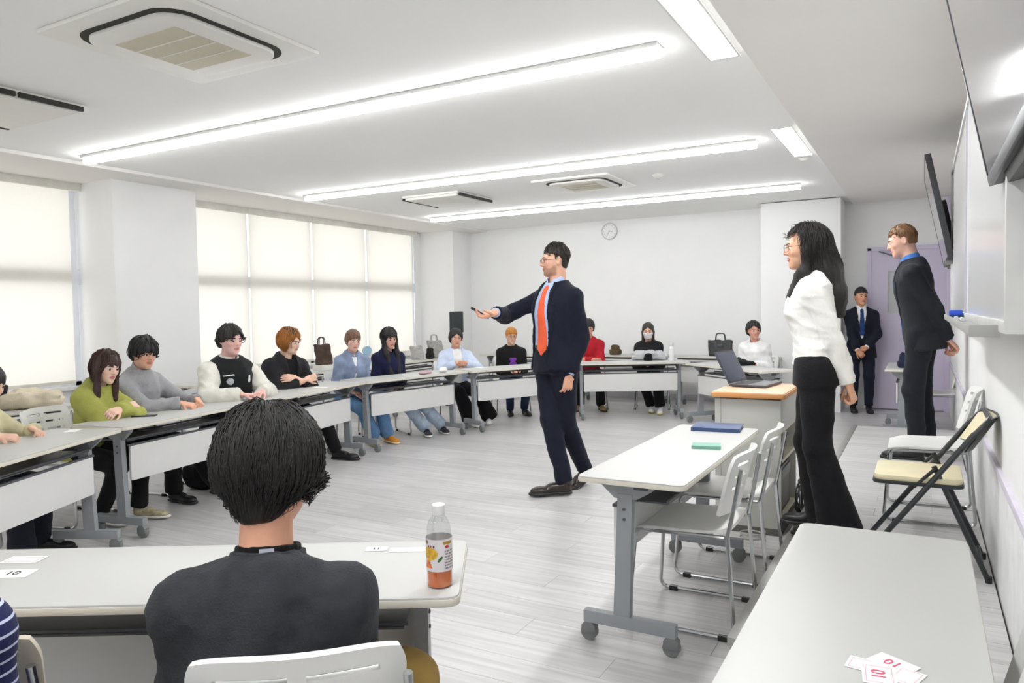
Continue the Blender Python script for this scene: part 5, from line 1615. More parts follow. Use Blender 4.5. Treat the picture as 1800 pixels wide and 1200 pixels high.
def seated_people():
    G = 'students seated around the ring of tables'
    # 1: cut by the left edge
    loc, face = (-4.655, 2.083, 0), -64
    P = Person('person in a beige top cut by the left edge of the picture', loc, face, H=1.50, sex='f', seat=0.365, lean=16, head=(-4, 0, 0), hands=on_table(-0.10, 0.34, 0.16, 0.34), feet=feet_w(loc, face, [(-4.50, 2.38), (-4.35, 2.22)]), group=G, res=0.013, hres=0.007, skin=(232, 196, 174))
    P.body(); P.brows((30, 26, 26)); P.hair((28, 26, 27), thick=0.018, front=0.022, bangs=True, side=-0.06, back=-0.10, yside=0.02)
    P.top('beige_top', fabric('beige_knit', (204, 196, 160)), infl=0.017, wr=0.005); P.trousers(NAVYTR, flare=0.02); P.shoes(BLKSHOE)
    chair(-4.81, 2.00, -64, 'white stacking chair under the person in the beige top')
    # 2: lime green top
    loc, face = (-4.925, 2.93, 0), -74
    P = Person('student in a lime green top with long dark brown hair leaning on folded arms', loc, face, H=1.50, sex='f', seat=0.40, lean=19, head=(-12, 8, 0), group=G, res=0.0115, hres=0.006, skin=(240, 206, 188), headfwd=0.0,
               hands=[dict(w=(0.07, 0.34, 0.755), f=(0.95, 0.2, -0.05), n=(0, -0.5, -0.8), curl=0.5, pole=(-1, 0.1, -0.5)), dict(w=(-0.05, 0.30, 0.765), f=(-0.95, 0.15, 0.0), n=(0, -0.6, -0.7), curl=0.5, pole=(1, 0.1, -0.5))],
               feet=feet_w(loc, face, [(-4.62, 3.10), (-4.72, 2.90)]))
    P.body(lips=(200, 104, 104)); P.brows((60, 40, 34))
    hb = (58, 36, 30)
    P.hair(hb, thick=0.019, front=0.028, bangs=True, side=-0.5, earcut=False, yside=0.03, xlim=0.060, zlim=-0.118, nstr=36,
           long=[((0, -0.055, 0), (0, -0.075, -0.20), 0.070, 0.060), ((-0.072, 0.015, -0.02), (-0.075, 0.055, -0.24), 0.030, 0.024), ((0.072, 0.015, -0.02), (0.078, 0.055, -0.24), 0.030, 0.026)])
    P.locks((66, 42, 34), 140, (0.06, 0.12), 0.0034, 3, zmin=-0.1, yfront=0.05)
    P.top('sweatshirt', fabric('lime_green', (170, 172, 90)), infl=0.022, wr=0.008, slv_infl=0.023, cut=0.96, hem=-0.10); P.collar(fabric('lime_green', (170, 172, 90)), 0.02)
    P.trousers(BLACKTR); P.shoes(mat('mixed_sneaker', (180, 170, 140), 0.5, var=0.4, vscale=30), SNEAK)
    chair(-5.00, 2.90, -74, 'white stacking chair under the student in the lime green top')
    # 3: grey turtleneck
    loc, face = (-5.03, 3.345, 0), -78
    P = Person('student in a grey turtleneck with both hands on the table', loc, face, H=1.57, seat=0.42, lean=12, head=(-16, 2, 0), group=G, res=0.0115, hres=0.006, skin=(230, 180, 154), hands=[
        dict(w=(-0.17, 0.44, 0.745), f=(0.6, 0.75, -0.2), n=(0.6, 0, -0.7), curl=0.9, pole=(-0.8, -0.4, -0.5)), dict(w=(0.00, 0.44, 0.74), f=(-0.35, 0.9, -0.2), n=(-0.3, 0, -0.95), curl=0.6, pole=(0.9, -0.3, -0.5))],
        feet=feet_w(loc, face, [(-4.72, 3.80), (-4.80, 3.50)]))
    P.body(); P.brows((26, 24, 24)); P.hair((26, 25, 26), thick=0.024, front=0.020, bangs=True, side=-0.022, back=-0.07, amp=0.003)
    P.locks((26, 25, 26), 120, (0.03, 0.08), 0.0035, 6, zmin=-0.03, yfront=0.12)
    kn = fabric('grey_knit', (160, 160, 163)); P.top('turtleneck', kn, infl=0.017, wr=0.007, slv_infl=0.017); P.collar(kn, 0.085, 0.0, 0.060)
    P.trousers(BLACKTR, flare=0.01); P.shoes(BLKSHOE)
    chair(-5.12, 3.33, -78, 'white stacking chair under the student in the grey turtleneck')
    # 4: varsity jacket
    loc, face = (-4.965, 4.13, 0), -92
    P = Person('broad student in a black varsity jacket with cream sleeves', loc, face, H=1.68, seat=0.42, lean=6, head=(-4, 2, 0), group=G, res=0.0115, hres=0.006, skin=(240, 196, 188), build=1.22,
               hands=[dict(w=(-0.06, 0.36, 0.745), f=(0.9, 0.4, -0.1), n=(0, 0, -1), curl=0.6, pole=(-0.9, -0.2, -0.6)), dict(w=(0.14, 0.36, 0.745), f=(-0.8, 0.5, -0.1), n=(0, 0, -1), curl=0.6, pole=(0.9, -0.2, -0.6))], feet=feet_w(loc, face, [(-4.62, 4.30), (-4.60, 4.02)]))
    P.body(); P.brows((30, 26, 26)); P.hair((34, 27, 27), thick=0.022, front=0.064, part=-0.02, side=-0.010, back=-0.06, amp=0.003, wide=0.004)
    P.locks((34, 27, 27), 120, (0.03, 0.08), 0.0036, 7, zmin=-0.02, yfront=0.12)
    bk = fabric('black_wool', (30, 32, 33)); cr = fabric('cream_leather', (226, 224, 214), rough=0.5)
    lo, hi = P.bounds()
    soft('jacket_body', lambda X: P.top_field(X, 0.028, -0.12, 0.03, 0.9, 0, 0.03, 0.005, False), lo, hi, P.res, bk, P.root)
    soft('sleeves', lambda X: P.sleeves(X, 0.030, 0.95, 0.004) + wrinkle(X, 0.007, 77), lo, hi, P.res, cr, P.root)
    P.collar(cr, 0.030, 0.030, 0.070)
    P.patch('round_patch', mat('patch_grey', (176, 182, 188), 0.8, var=0.3, vscale=60), lambda q: np.hypot(q[:, 0] - 0.098, q[:, 2] - 0.345) - 0.030, 0.030, None)
    P.patch('eagle_patch', mat('patch_white', (222, 224, 224), 0.8, var=0.2, vscale=60), lambda q: np.minimum(np.hypot((q[:, 0] + 0.075) * 1.0, (q[:, 2] - 0.375) * 1.4) - 0.028, np.hypot(q[:, 0] + 0.085, (q[:, 2] - 0.345) * 0.8) - 0.020), 0.030, None)
    P.patch('word_patch', mat('patch_white', (222, 224, 224), 0.8), lambda q: np.maximum(np.abs(q[:, 0] - 0.105) - 0.045, np.abs(q[:, 2] - 0.395 + 0.1 * (q[:, 0] - 0.1)) - 0.006), 0.030, None, h=0.005)
    P.trousers(BLACKTR); P.shoes(BLKSHOE)
    chair(-5.05, 4.13, -92, 'white stacking chair under the varsity jacket')
    # 5: black jacket, orange-brown hair
    loc, face = (-5.21, 4.935, 0), -98
    P = Person('student with orange-brown hair in a black jacket, arms folded', loc, face, H=1.63, seat=0.42, lean=15, head=(18, 2, 0), group=G, res=0.012, hres=0.006, skin=(240, 204, 182),
               hands=[dict(w=(0.05, 0.30, 0.79), f=(0.95, 0.15, 0.1), n=(0, -1, -0.2), curl=0.4, pole=(-1, -0.1, -0.6)), dict(w=(-0.06, 0.33, 0.77), f=(-0.95, 0.1, 0.15), n=(0, -1, -0.2), curl=0.4, pole=(1, -0.1, -0.6))], feet=feet_w(loc, face, [(-4.80, 5.22), (-4.90, 4.95)], (20, 0)))
    P.body(); P.brows((70, 46, 30)); P.hair((158, 98, 36), thick=0.020, front=0.052, part=0.01, side=-0.5, earcut=False, yside=0.030, back=-0.115, xlim=0.07, roots=(46, 34, 26), amp=0.003, sidevol=0.075)
    P.locks((166, 104, 40), 140, (0.05, 0.10), 0.0036, 8, zmin=-0.09, yfront=0.08)
    bj = fabric('black_jacket', (38, 38, 41)); P.jacket(bj, open_=[(-0.4, -0.04, 0.04), (0.1, -0.035, 0.035), (0.3, -0.04, 0.04), (0.45, -0.055, 0.055), (0.6, -0.06, 0.06)], infl=0.022, hem=-0.12, flare=0.02, lapel=0.06, button=0.25, wr=0.008)
    P.shirt_front(fabric('black_shirt', (22, 22, 24)), cuffs=False, neck=0.03, collar=False); P.trousers(BLACKTR); P.shoes(BLKSHOE, k=1.05)
    chair(-5.25, 4.93, -98, 'white stacking chair under the student in the black jacket')
    # 6: denim jacket
    loc, face = (-5.245, 5.94, 0), -118
    P = Person('student in a pale denim jacket over a white shirt', loc, face, H=1.55, sex='f', seat=0.41, lean=11, head=(-2, 0, 0), group=G, res=0.012, hres=0.006, skin=(238, 196, 180), hands=lap(0.25, 0.56), feet=feet_w(loc, face, [(-4.93, 6.14), (-4.98, 5.97)]))
    P.body(); P.brows((80, 56, 44)); P.hair((112, 84, 66), thick=0.014, front=0.026, bangs=True, side=-0.045, back=-0.08, amp=0.0022)
    dn = fabric('pale_denim', (140, 154, 182), var=0.18); P.jacket(dn, open_=[(-0.4, -0.02, 0.05), (0.0, -0.02, 0.05), (0.2, -0.005, 0.015), (0.38, -0.003, 0.003), (0.45, -0.02, 0.02), (0.6, -0.04, 0.04)], infl=0.020, hem=-0.12, flare=0.02, lap=False, wr=0.007); P.collar(dn, 0.035, 0.02, 0.066)
    P.shirt_front(fabric('white_tee', (238, 238, 236)), cuffs=False, collar=False); P.trousers(fabric('blue_jeans', (104, 146, 190), var=0.15), flare=0.025); P.shoes(mat('orange_sneaker', (228, 150, 46), 0.6, var=0.1), mat('cream_sole', (236, 222, 190), 0.6), h=0.007)
    chair(-5.28, 5.96, -118, 'white stacking chair under the pale denim jacket')
    # 7: navy top, long black hair
    loc, face = (-5.17, 6.46, 0), -120
    P = Person('student with long straight black hair in a navy top', loc, face, H=1.54, sex='f', seat=0.41, lean=8, head=(4, -4, 4), group=G, res=0.012, hres=0.006, skin=(226, 176, 158), hands=lap(0.25, 0.56), feet=feet_w(loc, face, [(-4.76, 6.90), (-4.82, 6.68)], (-8, -14)))
    P.body(lips=(196, 92, 90)); P.brows((24, 22, 22)); P.hair((36, 32, 32), thick=0.018, front=0.034, bangs=True, side=-0.5, earcut=False, yside=0.03, xlim=0.058, zlim=-0.118,
        long=[((0, -0.055, 0), (0, -0.07, -0.22), 0.070, 0.066), ((-0.074, 0.01, -0.02), (-0.07, 0.08, -0.17), 0.028, 0.030), ((-0.07, 0.08, -0.17), (-0.05, 0.145, -0.40), 0.030, 0.034), ((0.074, 0.01, -0.02), (0.07, 0.08, -0.17), 0.028, 0.032), ((0.07, 0.08, -0.17), (0.045, 0.150, -0.42), 0.032, 0.038)])
    P.locks((36, 32, 32), 120, (0.06, 0.12), 0.0034, 9, zmin=-0.1, yfront=0.05)
    P.top('navy_top', fabric('navy_knit', (32, 36, 66)), infl=0.019, wr=0.006); P.trousers(fabric('washed_jeans', (186, 202, 220), var=0.2, vscale=20), flare=0.02); P.shoes(mat('dark_sneaker', (40, 36, 46), 0.5, var=0.2), SNEAK, h=0.007)
    chair(-5.25, 6.50, -120, 'white stacking chair under the navy top')
    # 8: light blue shirt
    loc, face = (-5.02, 7.60, 0), -132
    P = Person('student in an open light blue shirt with hands clasped on the table', loc, face, H=1.53, seat=0.365, lean=4, head=(-4, 0, 0), group=G, res=0.013, hres=0.0065, skin=(222, 172, 146),
               hands=[dict(w=(-0.05, 0.30, 0.75), f=(0.8, 0.5, 0), n=(0.5, -0.8, 0), curl=0.7, pole=(-0.9, -0.3, -0.5)), dict(w=(0.06, 0.30, 0.75), f=(-0.8, 0.5, 0), n=(-0.5, -0.8, 0), curl=0.7, pole=(0.9, -0.3, -0.5))], feet=feet_w(loc, face, [(-4.62, 7.72), (-4.70, 7.42)], (-20, 10)))
    P.body(); P.brows((26, 24, 24)); P.hair((28, 27, 29), thick=0.022, front=0.062, part=0.0, side=-0.030, back=-0.08, amp=0.003, wide=0.003, yside=0.02)
    P.shirt_front(fabric('white_tee', (238, 238, 236)), cuffs=False, collar=False)
    lb = fabric('light_blue_overshirt', (206, 218, 240)); P.jacket(lb, open_=[(-0.4, -0.06, 0.06), (0.2, -0.055, 0.055), (0.42, -0.06, 0.06), (0.6, -0.055, 0.055)], infl=0.019, hem=-0.12, flare=0.02, lap=False, wr=0.006); P.collar(lb, 0.025, 0.05, 0.068)
    P.trousers(BLACKTR, flare=0.045, infl=0.02); P.shoes(mat('white_sneaker', (236, 236, 238), 0.45), SNEAK)
    chair(-5.10, 7.66, -132, 'white stacking chair under the light blue shirt')
    # 9: orange hair, black tee
    loc, face = (-4.775, 8.56, 0), -140
    P = Person('student with short orange hair in a black top with purple print', loc, face, H=1.52, seat=0.365, lean=6, head=(0, 0, 0), group=G, res=0.013, hres=0.0065, skin=(234, 190, 166), hands=lap(0.26, 0.60), feet=feet_w(loc, face, [(-4.55, 8.50), (-4.72, 8.42)]))
    P.body(); P.brows((120, 80, 40)); P.glasses((60, 60, 64), r=0.02); P.hair((196, 128, 52), thick=0.016, front=0.036, bangs=True, side=0.0, back=-0.05, amp=0.003, short=True)
    P.top('black_top', fabric('black_tee', (26, 26, 28)), infl=0.016, wr=0.005)
    P.patch('purple_print', mat('purple_print', (124, 62, 168), 0.8, var=0.3, vscale=50), lambda q: np.maximum(np.abs(q[:, 0]) - 0.05 + 0.012 * np.sin(q[:, 2] * 90), np.abs(q[:, 2] - 0.27) - 0.09), 0.022, None, h=0.007)
    P.trousers(fabric('dark_jeans', (44, 56, 84))); P.shoes(BLKSHOE)
    chair(-4.83, 8.64, -140, 'white stacking chair under the black top with purple print')
    # 10: red sweater
    loc, face = (-4.01, 9.38, 0), -156
    P = Person('student in a red sweater half hidden behind the suited man', loc, face, H=1.60, seat=0.41, lean=4, group=G, res=0.013, hres=0.0065, skin=(222, 168, 142), hands=[dict(w=(0.05, 0.24, 0.68), f=(0.9, 0.3, 0), n=(0, -1, 0), curl=0.5, pole=(-1, -0.2, -0.6)), dict(w=(-0.05, 0.26, 0.68), f=(-0.9, 0.3, 0), n=(0, -1, 0), curl=0.5, pole=(1, -0.2, -0.6))], feet=feet_w(loc, face, [(-3.80, 9.28), (-4.06, 9.18)], (14, -14)))
    P.body(); P.brows((26, 24, 24)); P.hair((26, 26, 28), thick=0.021, front=0.022, bangs=True, side=-0.02, back=-0.06, amp=0.003)
    P.top('red_sweater', fabric('red_fleece', (178, 34, 46)), infl=0.019, wr=0.006)
    P.patch('script_print', mat('pink_print', (226, 150, 156), 0.8, var=0.2), lambda q: np.maximum(np.abs(q[:, 0]) - 0.085, np.abs(q[:, 2] - 0.235 - 0.12 * q[:, 0] - 0.006 * np.sin(q[:, 0] * 160)) - 0.0055), 0.026, None, h=0.006)
    P.trousers(BLACKTR, flare=0.01); P.shoes(mat('tan_shoe', (132, 104, 66), 0.6, var=0.15))
    chair(-4.02, 9.46, -156, 'white stacking chair under the red sweater')
    # 11: face mask
    loc, face = (-3.25, 9.66, 0), -164
    P = Person('student with a white face mask in a black top', loc, face, H=1.52, sex='f', seat=0.40, lean=10, group=G, res=0.013, hres=0.0065, skin=(232, 186, 164), hands=lap(0.24, 0.66), feet=feet_w(loc, face, [(-2.98, 9.30), (-3.14, 9.42)], (0, 4)))
    P.body(); P.brows((40, 32, 30)); P.hair((58, 48, 46), thick=0.016, front=0.058, part=0.0, side=-0.5, earcut=False, yside=0.016, xlim=0.064, zlim=-0.2, long=[((0, -0.06, 0), (0, -0.07, -0.12), 0.060, 0.050), ((-0.078, -0.012, -0.02), (-0.082, 0.0, -0.15), 0.022, 0.018), ((0.078, -0.012, -0.02), (0.082, 0.0, -0.15), 0.022, 0.018)])
    def fm(X):
        q = P.hq(X); d = head_field(q, 'f') * P.hs
        return np.maximum(np.maximum(d - 0.009, -(d - 0.002)), np.maximum(np.maximum(q[:, 2] + 0.012, -0.105 - q[:, 2]), 0.035 - q[:, 1]) * P.hs)
    soft('face_mask', fm, P.hc - 0.15, P.hc + 0.15, 0.006, mat('mask_white', (242, 244, 246), 0.8), P.root)
    P.top('black_top', fabric('black_cardigan', (34, 34, 38)), infl=0.022, wr=0.005, neck=0.04); P.trousers(BLACKTR, flare=0.02); P.shoes(mat('white_sneaker', (236, 236, 238), 0.45), mat('yellow_sole', (210, 200, 120), 0.6))
    chair(-3.23, 9.74, -164, 'white stacking chair under the student with the face mask')
    # 12: white sweater
    loc, face = (-1.80, 9.45, 0), 172
    P = Person('smiling student with a black bob in a white sweater behind the laptop', loc, face, H=1.54, sex='f', seat=0.40, lean=8, head=(38, 2, 0), group=G, res=0.013, hres=0.0065, skin=(230, 172, 150), hands=lap(0.26, 0.66), feet=seat_feet(0.88, 0.36))
    P.body(lips=(214, 120, 110)); P.brows((26, 24, 24)); P.hair((28, 26, 28), thick=0.020, front=0.064, part=0.02, side=-0.5, earcut=False, yside=-0.004, back=-0.105, xlim=0.1, amp=0.003, sidevol=0.035, wide=0.004); P.smile()
    P.top('white_sweater', fabric('white_knit', (240, 240, 240)), infl=0.026, wr=0.008, slv_infl=0.024); P.trousers(BLACKTR); P.shoes(BLKSHOE)
    chair(-1.80, 9.54, 172, 'white stacking chair under the white sweater')


speaker_man(); presenter_woman(); board_man(); door_man(); front_student(); striped_person(); seated_people()


# ------------------------------------------------------------------ small things on the tables
TZ = 0.70


def cyl_patch(mb, r, fn, a0, a1, z0, z1, na=14, nz=14):
    """pieces of a cylinder wall where fn(u, v) is true"""
    vs = []; fs = []
    for i in range(na + 1):
        for j in range(nz + 1):
            a = a0 + (a1 - a0) * i / na; vs.append((r * math.cos(a), r * math.sin(a), z0 + (z1 - z0) * j / nz))
    for i in range(na):
        for j in range(nz):
            if fn((i + 0.5) / na, (j + 0.5) / nz):
                k = i * (nz + 1) + j; fs.append((k, k + nz + 1, k + nz + 2, k + 1))
    mb.add(vs, fs)


def build_bottle():
    t = thing('drink_bottle', 'clear drink bottle with orange liquid and citrus label on the foreground table', 'bottle', (-1.008, 1.44, TZ), 0)
    pet = glass_pane_material('clear_plastic', (246, 248, 248), 0.10)
    S = 0.196
    prof = [(0.0295, 0.0), (0.031, 0.006), (0.031, 0.118), (0.0285, 0.128), (0.029, 0.135), (0.028, 0.142), (0.024, 0.156), (0.017, 0.166), (0.0135, 0.172), (0.0135, 0.178)]
    MB().lathe(prof, 28).build('bottle_wall', pet, t)
    MB().lathe([(0.0275, 0.003), (0.029, 0.008), (0.029, 0.046)], 26).build('liquid', mat('orange_drink', (240, 124, 60), 0.15, var=0.04, vscale=6), t)
    MB().lathe([(0.0152, 0.172), (0.0156, 0.174), (0.0156, 0.194), (0.0140, 0.196)], 24).build('cap', mat('white_cap', (242, 242, 242), 0.4), t)
    a = math.atan2(-1.44, 1.008)          # towards the viewer's side of the room
    m = MB(); cyl_patch(m, 0.0316, lambda u, v: True, a - math.pi, a + math.pi, 0.042, 0.118, 40, 4)
    lab = m.build('label', mat('label_white', (236, 230, 232), 0.45, var=0.02), t)
    def pt(name, col, fn, a0, a1, z0, z1, n=14):
        mm = MB(); cyl_patch(mm, 0.0319, fn, a + a0, a + a1, z0, z1, n, n)
        if mm.f: mm.build(name, mat(name + '_ink', col, 0.5, var=0.25, vscale=120), lab)
    pt('citrus_print', (226, 178, 62), lambda u, v: (u - 0.5) ** 2 + (v - 0.5) ** 2 < 0.24, -1.55, -0.10, 0.068, 0.100)
    pt('juice_print', (236, 132, 72), lambda u, v: abs(u - 0.5) < 0.5 - 0.3 * v, -1.30, -0.55, 0.050, 0.068)
    pt('leaf_print', (62, 108, 52), lambda u, v: ((u - v) ** 2 * 4 + (u + v - 1) ** 2 * 0.9) < 0.32, -0.22, 0.35, 0.062, 0.082)
    pt('gold_print', (176, 136, 52), lambda u, v: True, 0.30, 1.10, 0.106, 0.113)
    pt('crest_print', (120, 96, 40), lambda u, v: (u - 0.5) ** 2 + (v - 0.5) ** 2 < 0.25, -1.35, -0.95, 0.106, 0.115)
    pt('red_print', (206, 44, 62), lambda u, v: (u - 0.5) ** 2 + (v - 0.5) ** 2 < 0.25, 0.45, 0.80, 0.097, 0.104)
    pt('title_print', (120, 52, 60), lambda u, v: int(u * 5) % 2 == 0, -0.95, -0.35, 0.099, 0.104)
    pt('text_print', (150, 138, 144), lambda u, v: int(v * 14) % 2 == 0 and (int(u * 14) * 7 + int(v * 14) * 3) % 5 != 0, 0.40, 1.30, 0.048, 0.095, 28)


def card(label, x, y, rz, w=0.075, h=0.05, txt=None, ink=None, border=False, z=TZ):
    t = thing('number_card', label, 'card', (x, y, z + 0.0006), math.radians(rz))
    MB().box((-w / 2, -h / 2, 0), (w / 2, h / 2, 0.0008)).build('paper', PAPER, t)
    if border:
        m = MB()
        for a, b in (((-w * .42, -h * .40), (-w * .40, h * .40)), ((w * .40, -h * .40), (w * .42, h * .40)), ((-w * .42, h * .37), (w * .42, h * .40)), ((-w * .42, -h * .40), (w * .42, -h * .37))):
            m.box((a[0], a[1], 0.0008), (b[0], b[1], 0.0011))
        m.build('printed_border', mat('pale_pink_ink', (232, 178, 192), 0.7), t)
    if txt: text_mesh('printed_number', txt, h * 0.62, ink or PINK, t, tr(0, 0, 0.0012))
    return t


def lump(name, label, cat, loc, half, m, seed, rz=0.0, wr=0.012, h=0.012, extra=None, f=22, flat=0.5):
    """soft crumpled cloth thing; origin at its base"""
    half = np.array(half, float)
    def fn(P):
        d = rbox(P, (0, 0, half[2]), half, min(half) * 0.6 * flat + 0.01)
        d = d + wrinkle(P, wr, seed, f) + 0.35 * half[2] * (np.abs(P[:, 0]) / half[0]) ** 2 * (P[:, 2] > half[2])
        return np.maximum(d, 0.001 - P[:, 2])
    t = thing(name, label, cat, loc, math.radians(rz))
    soft('cloth', fn, (-half[0] * 1.3 - 0.02, -half[1] * 1.3 - 0.02, -0.01), (half[0] * 1.3 + 0.02, half[1] * 1.3 + 0.02, half[2] * 2.3 + 0.03), h, m, t)
    return t


def tote(label, loc, w, d, h, m, rz=0, handle=True, cat='bag', handle_m=None, slump=0.12, name='tote_bag'):
    t = thing(name, label, cat, loc, math.radians(rz))
    def fn(P):
        u = np.clip(P[:, 2] / h, 0, 1)
        W = w / 2 * (0.92 + 0.12 * u); D = d / 2 * (1.0 - 0.55 * u)
        q = np.stack([np.abs(P[:, 0] - slump * h * u * u) - W, np.abs(P[:, 1]) - D, np.abs(P[:, 2] - h / 2) - h / 2 + 0.03 * h * np.sin(P[:, 0] * 40)], 1)
        e = np.linalg.norm(np.maximum(q + 0.012, 0), axis=1) + np.minimum((q + 0.012).max(1), 0) - 0.012
        return e + wrinkle(P, 0.004, int(abs(loc[0]) * 100), 40)
    soft('bag_body', fn, (-w * 0.7 - 0.02, -d * 0.7, -0.01), (w * 0.75 + slump * h, d * 0.7, h * 1.1), 0.011, m, t)
    if handle:
        for s in (-1, 1):
            x0 = slump * h
            MB().tube(path_round([(x0 - w * 0.2, s * d * 0.18, h * 0.93), (x0 - w * 0.17, s * d * 0.12, h + 0.085), (x0 + w * 0.17, s * d * 0.12, h + 0.085), (x0 + w * 0.2, s * d * 0.18, h * 0.93)], 0.03), 0.0065, 7).build('handle', handle_m or m, t)
    return t


def build_props():
    build_bottle()
    # cards
    card('number card lying under the pink fan of cards at the bottom right, leftmost', -0.088, 1.455, 172, 0.062, 0.05, None, PINK, True)
    card('number card with a pink 10 facing the viewer at the bottom right', -0.065, 1.425, 96, 0.075, 0.055, '10', PINK, True, TZ + 0.001)
    card('rearmost number card of the pink fan at the bottom right', -0.045, 1.482, 150, 0.075, 0.050, '10', PINK, False, TZ + 0.0005)
    card('number card at the right of the pink fan', -0.022, 1.44, 70, 0.06, 0.045, None, PINK, True, TZ + 0.0003)
    card('white card with a handwritten number near the left end of the foreground table', -2.04, 1.015, 30, 0.10, 0.06, '10', INK)
    card('white card with pink print behind the handwritten number card', -2.13, 1.09, 26, 0.10, 0.055, None, PINK, True)
    card('white card lying beside the drink bottle', -1.215, 1.63, 30, 0.15, 0.035)
    card('white card with two dark marks near the student\'s shoulder', -1.32, 1.585, 30, 0.06, 0.035, '11', INK)
    card('small white paper slip on the leftmost ring table', -4.33, 2.51, -50, 0.12, 0.07, None)
    card('white paper sheet before the black jacket', -4.73, 4.95, -80, 0.10, 0.14)
    card('white paper sheet before the navy top', -4.80, 6.30, -95, 0.10, 0.15)
    card('white paper sheet by the light blue shirt', -4.54, 7.40, -115, 0.10, 0.15)
    # phone on the table in front of the lime green top
    t = thing('mobile_phone', 'black mobile phone lying before the lime green top', 'phone', (-4.505, 3.085, TZ), math.radians(42))
    MB().box((-0.075, -0.036, 0), (0.075, 0.036, 0.009), 0.003).build('case', BLACKP, t)
    MB().box((-0.071, -0.033, 0.0088), (0.071, 0.033, 0.0096), 0).build('screen', mat('phone_screen', (20, 22, 26), 0.08, coat=1.0), t)
    # folders on the middle table
    t = thing('document_folder', 'dark blue document folder at the far end of the middle table', 'folder', (-0.965, 4.0, TZ), math.radians(6))
    MB().box((-0.125, -0.10, 0.0), (0.125, 0.10, 0.004), 0.001).box((-0.125, -0.10, 0.016), (0.125, 0.10, 0.020), 0.001).box((-0.125, -0.102, 0), (0.125, -0.096, 0.020), 0.001).build('cover', mat('folder_blue', (52, 76, 122), 0.4, var=0.05), t)
    MB().box((-0.12, -0.095, 0.004), (0.12, 0.097, 0.016)).build('pages', PAPER, t)
    t = thing('notebook', 'slim pale green notebook on the middle table', 'notebook', (-0.885, 3.45, TZ), math.radians(12))
    MB().box((-0.065, -0.045, 0.0), (0.065, 0.045, 0.003), 0.001).box((-0.065, -0.045, 0.012), (0.065, 0.045, 0.015), 0.001).box((-0.065, -0.047, 0), (0.065, -0.042, 0.015), 0.001).build('cover', mat('notebook_green', (126, 176, 158), 0.5, var=0.05), t)
    MB().box((-0.062, -0.042, 0.003), (0.062, 0.043, 0.012)).build('pages', PAPER, t)
    # items by the walls
    lump('coat', 'beige coat heaped on the table under the left window', 'coat', (-5.84, 3.05, TZ), (0.22, 0.17, 0.055), fabric('beige_coat', (222, 210, 186)), 5, 60, 0.020, f=30)
    lump('backpack', 'large black bag standing at the left edge before the left window', 'bag', (-5.88, 2.72, TZ), (0.17, 0.14, 0.19), fabric('black_nylon', (30, 34, 36), rough=0.6), 9, 40, 0.02, f=18)
    b = thing('storage_box', 'small white box under the brown tote bag', 'box', (-6.22, 6.60, TZ), math.radians(-90))
    MB().box((-0.11, -0.08, 0), (0.11, 0.08, 0.045), 0.004).build('tray', mat('box_white', (232, 231, 226), 0.6), b)
    MB().box((-0.113, -0.083, 0.040), (0.113, 0.083, 0.06), 0.004).build('lid', mat('box_white', (232, 231, 226), 0.6), b)
    tote('dark brown tote bag with a handle before the far window', (-6.22, 6.60, TZ + 0.06), 0.19, 0.12, 0.24, fabric('brown_bag', (84, 68, 60), var=0.25), -110)
    tote('smaller grey checked tote bag before the corner pillar', (-6.22, 8.46, TZ), 0.17, 0.12, 0.19, fabric('grey_check_a', (176, 174, 170), var=0.2, vscale=40), -125, False)
    tote('larger grey checked tote bag left of the light blue shirt', (-6.18, 8.86, TZ), 0.22, 0.14, 0.25, fabric('grey_check_b', (170, 168, 163), var=0.2, vscale=40), -125, True)
    lump('pouch', 'black pouch between the two grey checked bags', 'pouch', (-6.12, 8.62, TZ), (0.05, 0.05, 0.08), fabric('black_pouch', (44, 42, 38)), 3, 0, 0.006)
    t = thing('handheld_fan', 'small round light blue handheld fan behind the denim jacket', 'fan', (-6.2, 7.36, TZ), math.radians(-120))
    LB = mat('light_blue_plastic', (166, 200, 222), 0.4)
    MB().tube([(0, 0, 0.018), (0, 0, 0.13)], [0.016, 0.014], 12).build('grip', LB, t)
    MB().lathe([(0.03, 0), (0.03, 0.012), (0.02, 0.02)], 16).build('stand', LB, t)
    M = tr(0, -0.015, 0.185) @ rotx(math.radians(90))
    MB().lathe([(0.055, -0.03), (0.06, -0.02), (0.06, 0.0), (0.05, 0.008), (0.02, 0.012)], 24, M).build('fan_head', LB, t)
    lump('pouch', 'brown and black pouch on the wall table right of the red sweater', 'pouch', (-3.90, 10.10, TZ), (0.08, 0.05, 0.075), fabric('brown_pouch', (92, 80, 58), var=0.4, vscale=30), 4, 0, 0.008)
    t = tote('structured black handbag with a round handle on the wall table', (-2.40, 10.14, TZ), 0.32, 0.12, 0.22, mat('black_leather', (34, 35, 37), 0.4, var=0.1), 4, True, slump=0.0, name='handbag')
    MB().box((-0.03, -0.062, 0.13), (0.03, -0.055, 0.16), 0.003).build('clasp', STEELD, t)
    # on the ring tables
    lump('coat', 'grey coat bundled in front of the student with the face mask', 'coat', (-3.10, 9.17, TZ), (0.20, 0.11, 0.055), fabric('grey_coat', (188, 190, 192)), 12, 29, 0.014, f=34)
    lump('cap', 'black cap resting against the grey coat', 'cap', (-3.04, 9.02, TZ), (0.055, 0.04, 0.045), fabric('black_cap', (22, 22, 24)), 2, 60, 0.004)
    t = thing('water_bottle', 'white slim bottle at the right end of the red sweater table', 'bottle', (-2.76, 9.10, TZ))
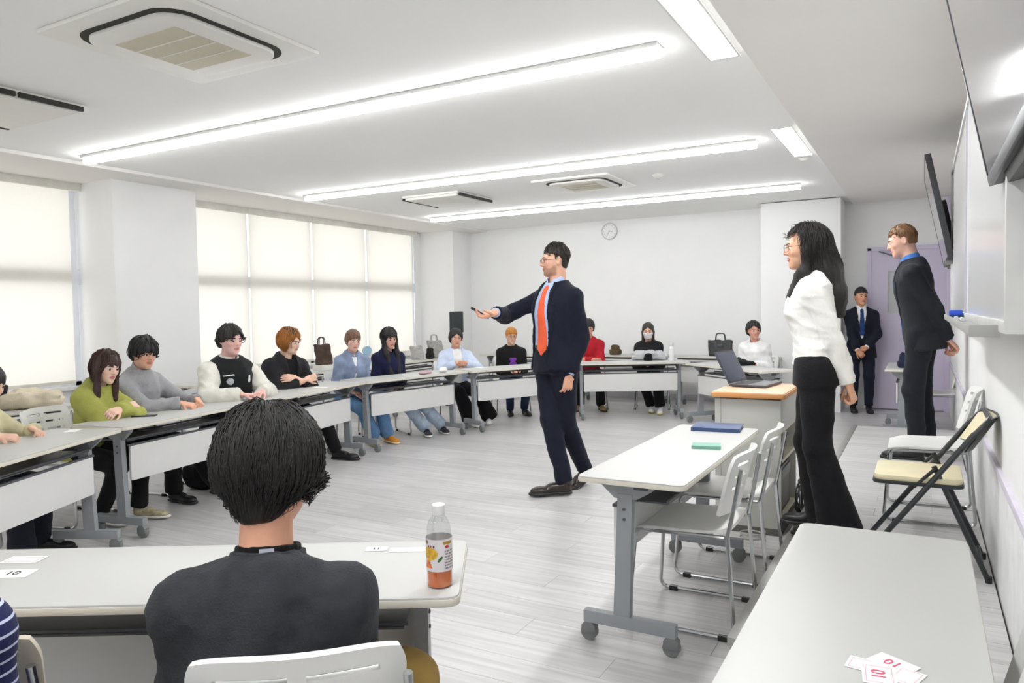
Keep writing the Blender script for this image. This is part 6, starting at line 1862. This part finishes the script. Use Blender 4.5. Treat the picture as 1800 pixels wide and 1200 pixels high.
    MB().lathe([(0.030, 0), (0.032, 0.006), (0.032, 0.16), (0.026, 0.18)], 20).build('flask', mat('white_flask', (240, 241, 240), 0.35), t)
    MB().lathe([(0.024, 0.178), (0.026, 0.182), (0.026, 0.222), (0.022, 0.228)], 20).build('cap', mat('flask_cap', (214, 214, 210), 0.4), t)
    lump('scarf', 'black scarf on the table before the white sweater', 'scarf', (-1.83, 8.62, TZ), (0.17, 0.09, 0.03), fabric('black_scarf', (26, 27, 30)), 8, -42, 0.012, f=34)
    lump('pouch', 'flat dusty pink pouch on the table beside the navy top', 'pouch', (-4.66, 6.47, TZ), (0.09, 0.045, 0.014), fabric('dusty_pink', (196, 164, 170)), 6, -80, 0.004)
    lump('tissue_pack', 'white tissue pack on the table left of the light blue shirt', 'tissues', (-4.60, 6.72, TZ), (0.055, 0.04, 0.028), mat('tissue_white', (240, 240, 238), 0.8), 7, -70, 0.004)
    lump('backpack', 'black backpack on the floor behind the foreground student\'s head', 'bag', (-5.0, 3.95, 0.0), (0.15, 0.11, 0.19), fabric('black_pack', (24, 25, 27)), 10, -80, 0.01)
    lump('jacket_bundle', 'navy jacket bundled on the table by the lilac door', 'jacket', (-0.09, 8.72, TZ), (0.13, 0.12, 0.07), fabric('navy_bundle', (38, 44, 66)), 11, 0, 0.014)
    # loudspeaker on a stand in the far corner
    t = thing('loudspeaker', 'black loudspeaker on a stand by the far corner pillar', 'speaker', (-6.12, 9.32, 0), math.radians(-150))
    MB().box((-0.10, -0.10, 1.05), (0.10, 0.10, 1.365), 0.015).build('cabinet', mat('speaker_black', (52, 58, 60), 0.6, var=0.08), t)
    MB().box((-0.088, 0.098, 1.06), (0.088, 0.108, 1.355), 0.006).build('grille', mat('speaker_grille', (46, 52, 54), 0.7, var=0.25, vscale=200), t)
    MB().tube([(0, 0, 0.30), (0, 0, 1.05)], 0.016, 10).build('pole', BLACKM, t)
    for k in range(3):
        a = k * 2.094
        MB().tube([(0, 0, 0.55), (0.30 * math.cos(a), 0.30 * math.sin(a), 0.012)], 0.011, 8).build('stand_leg', BLACKM, t)


build_props()
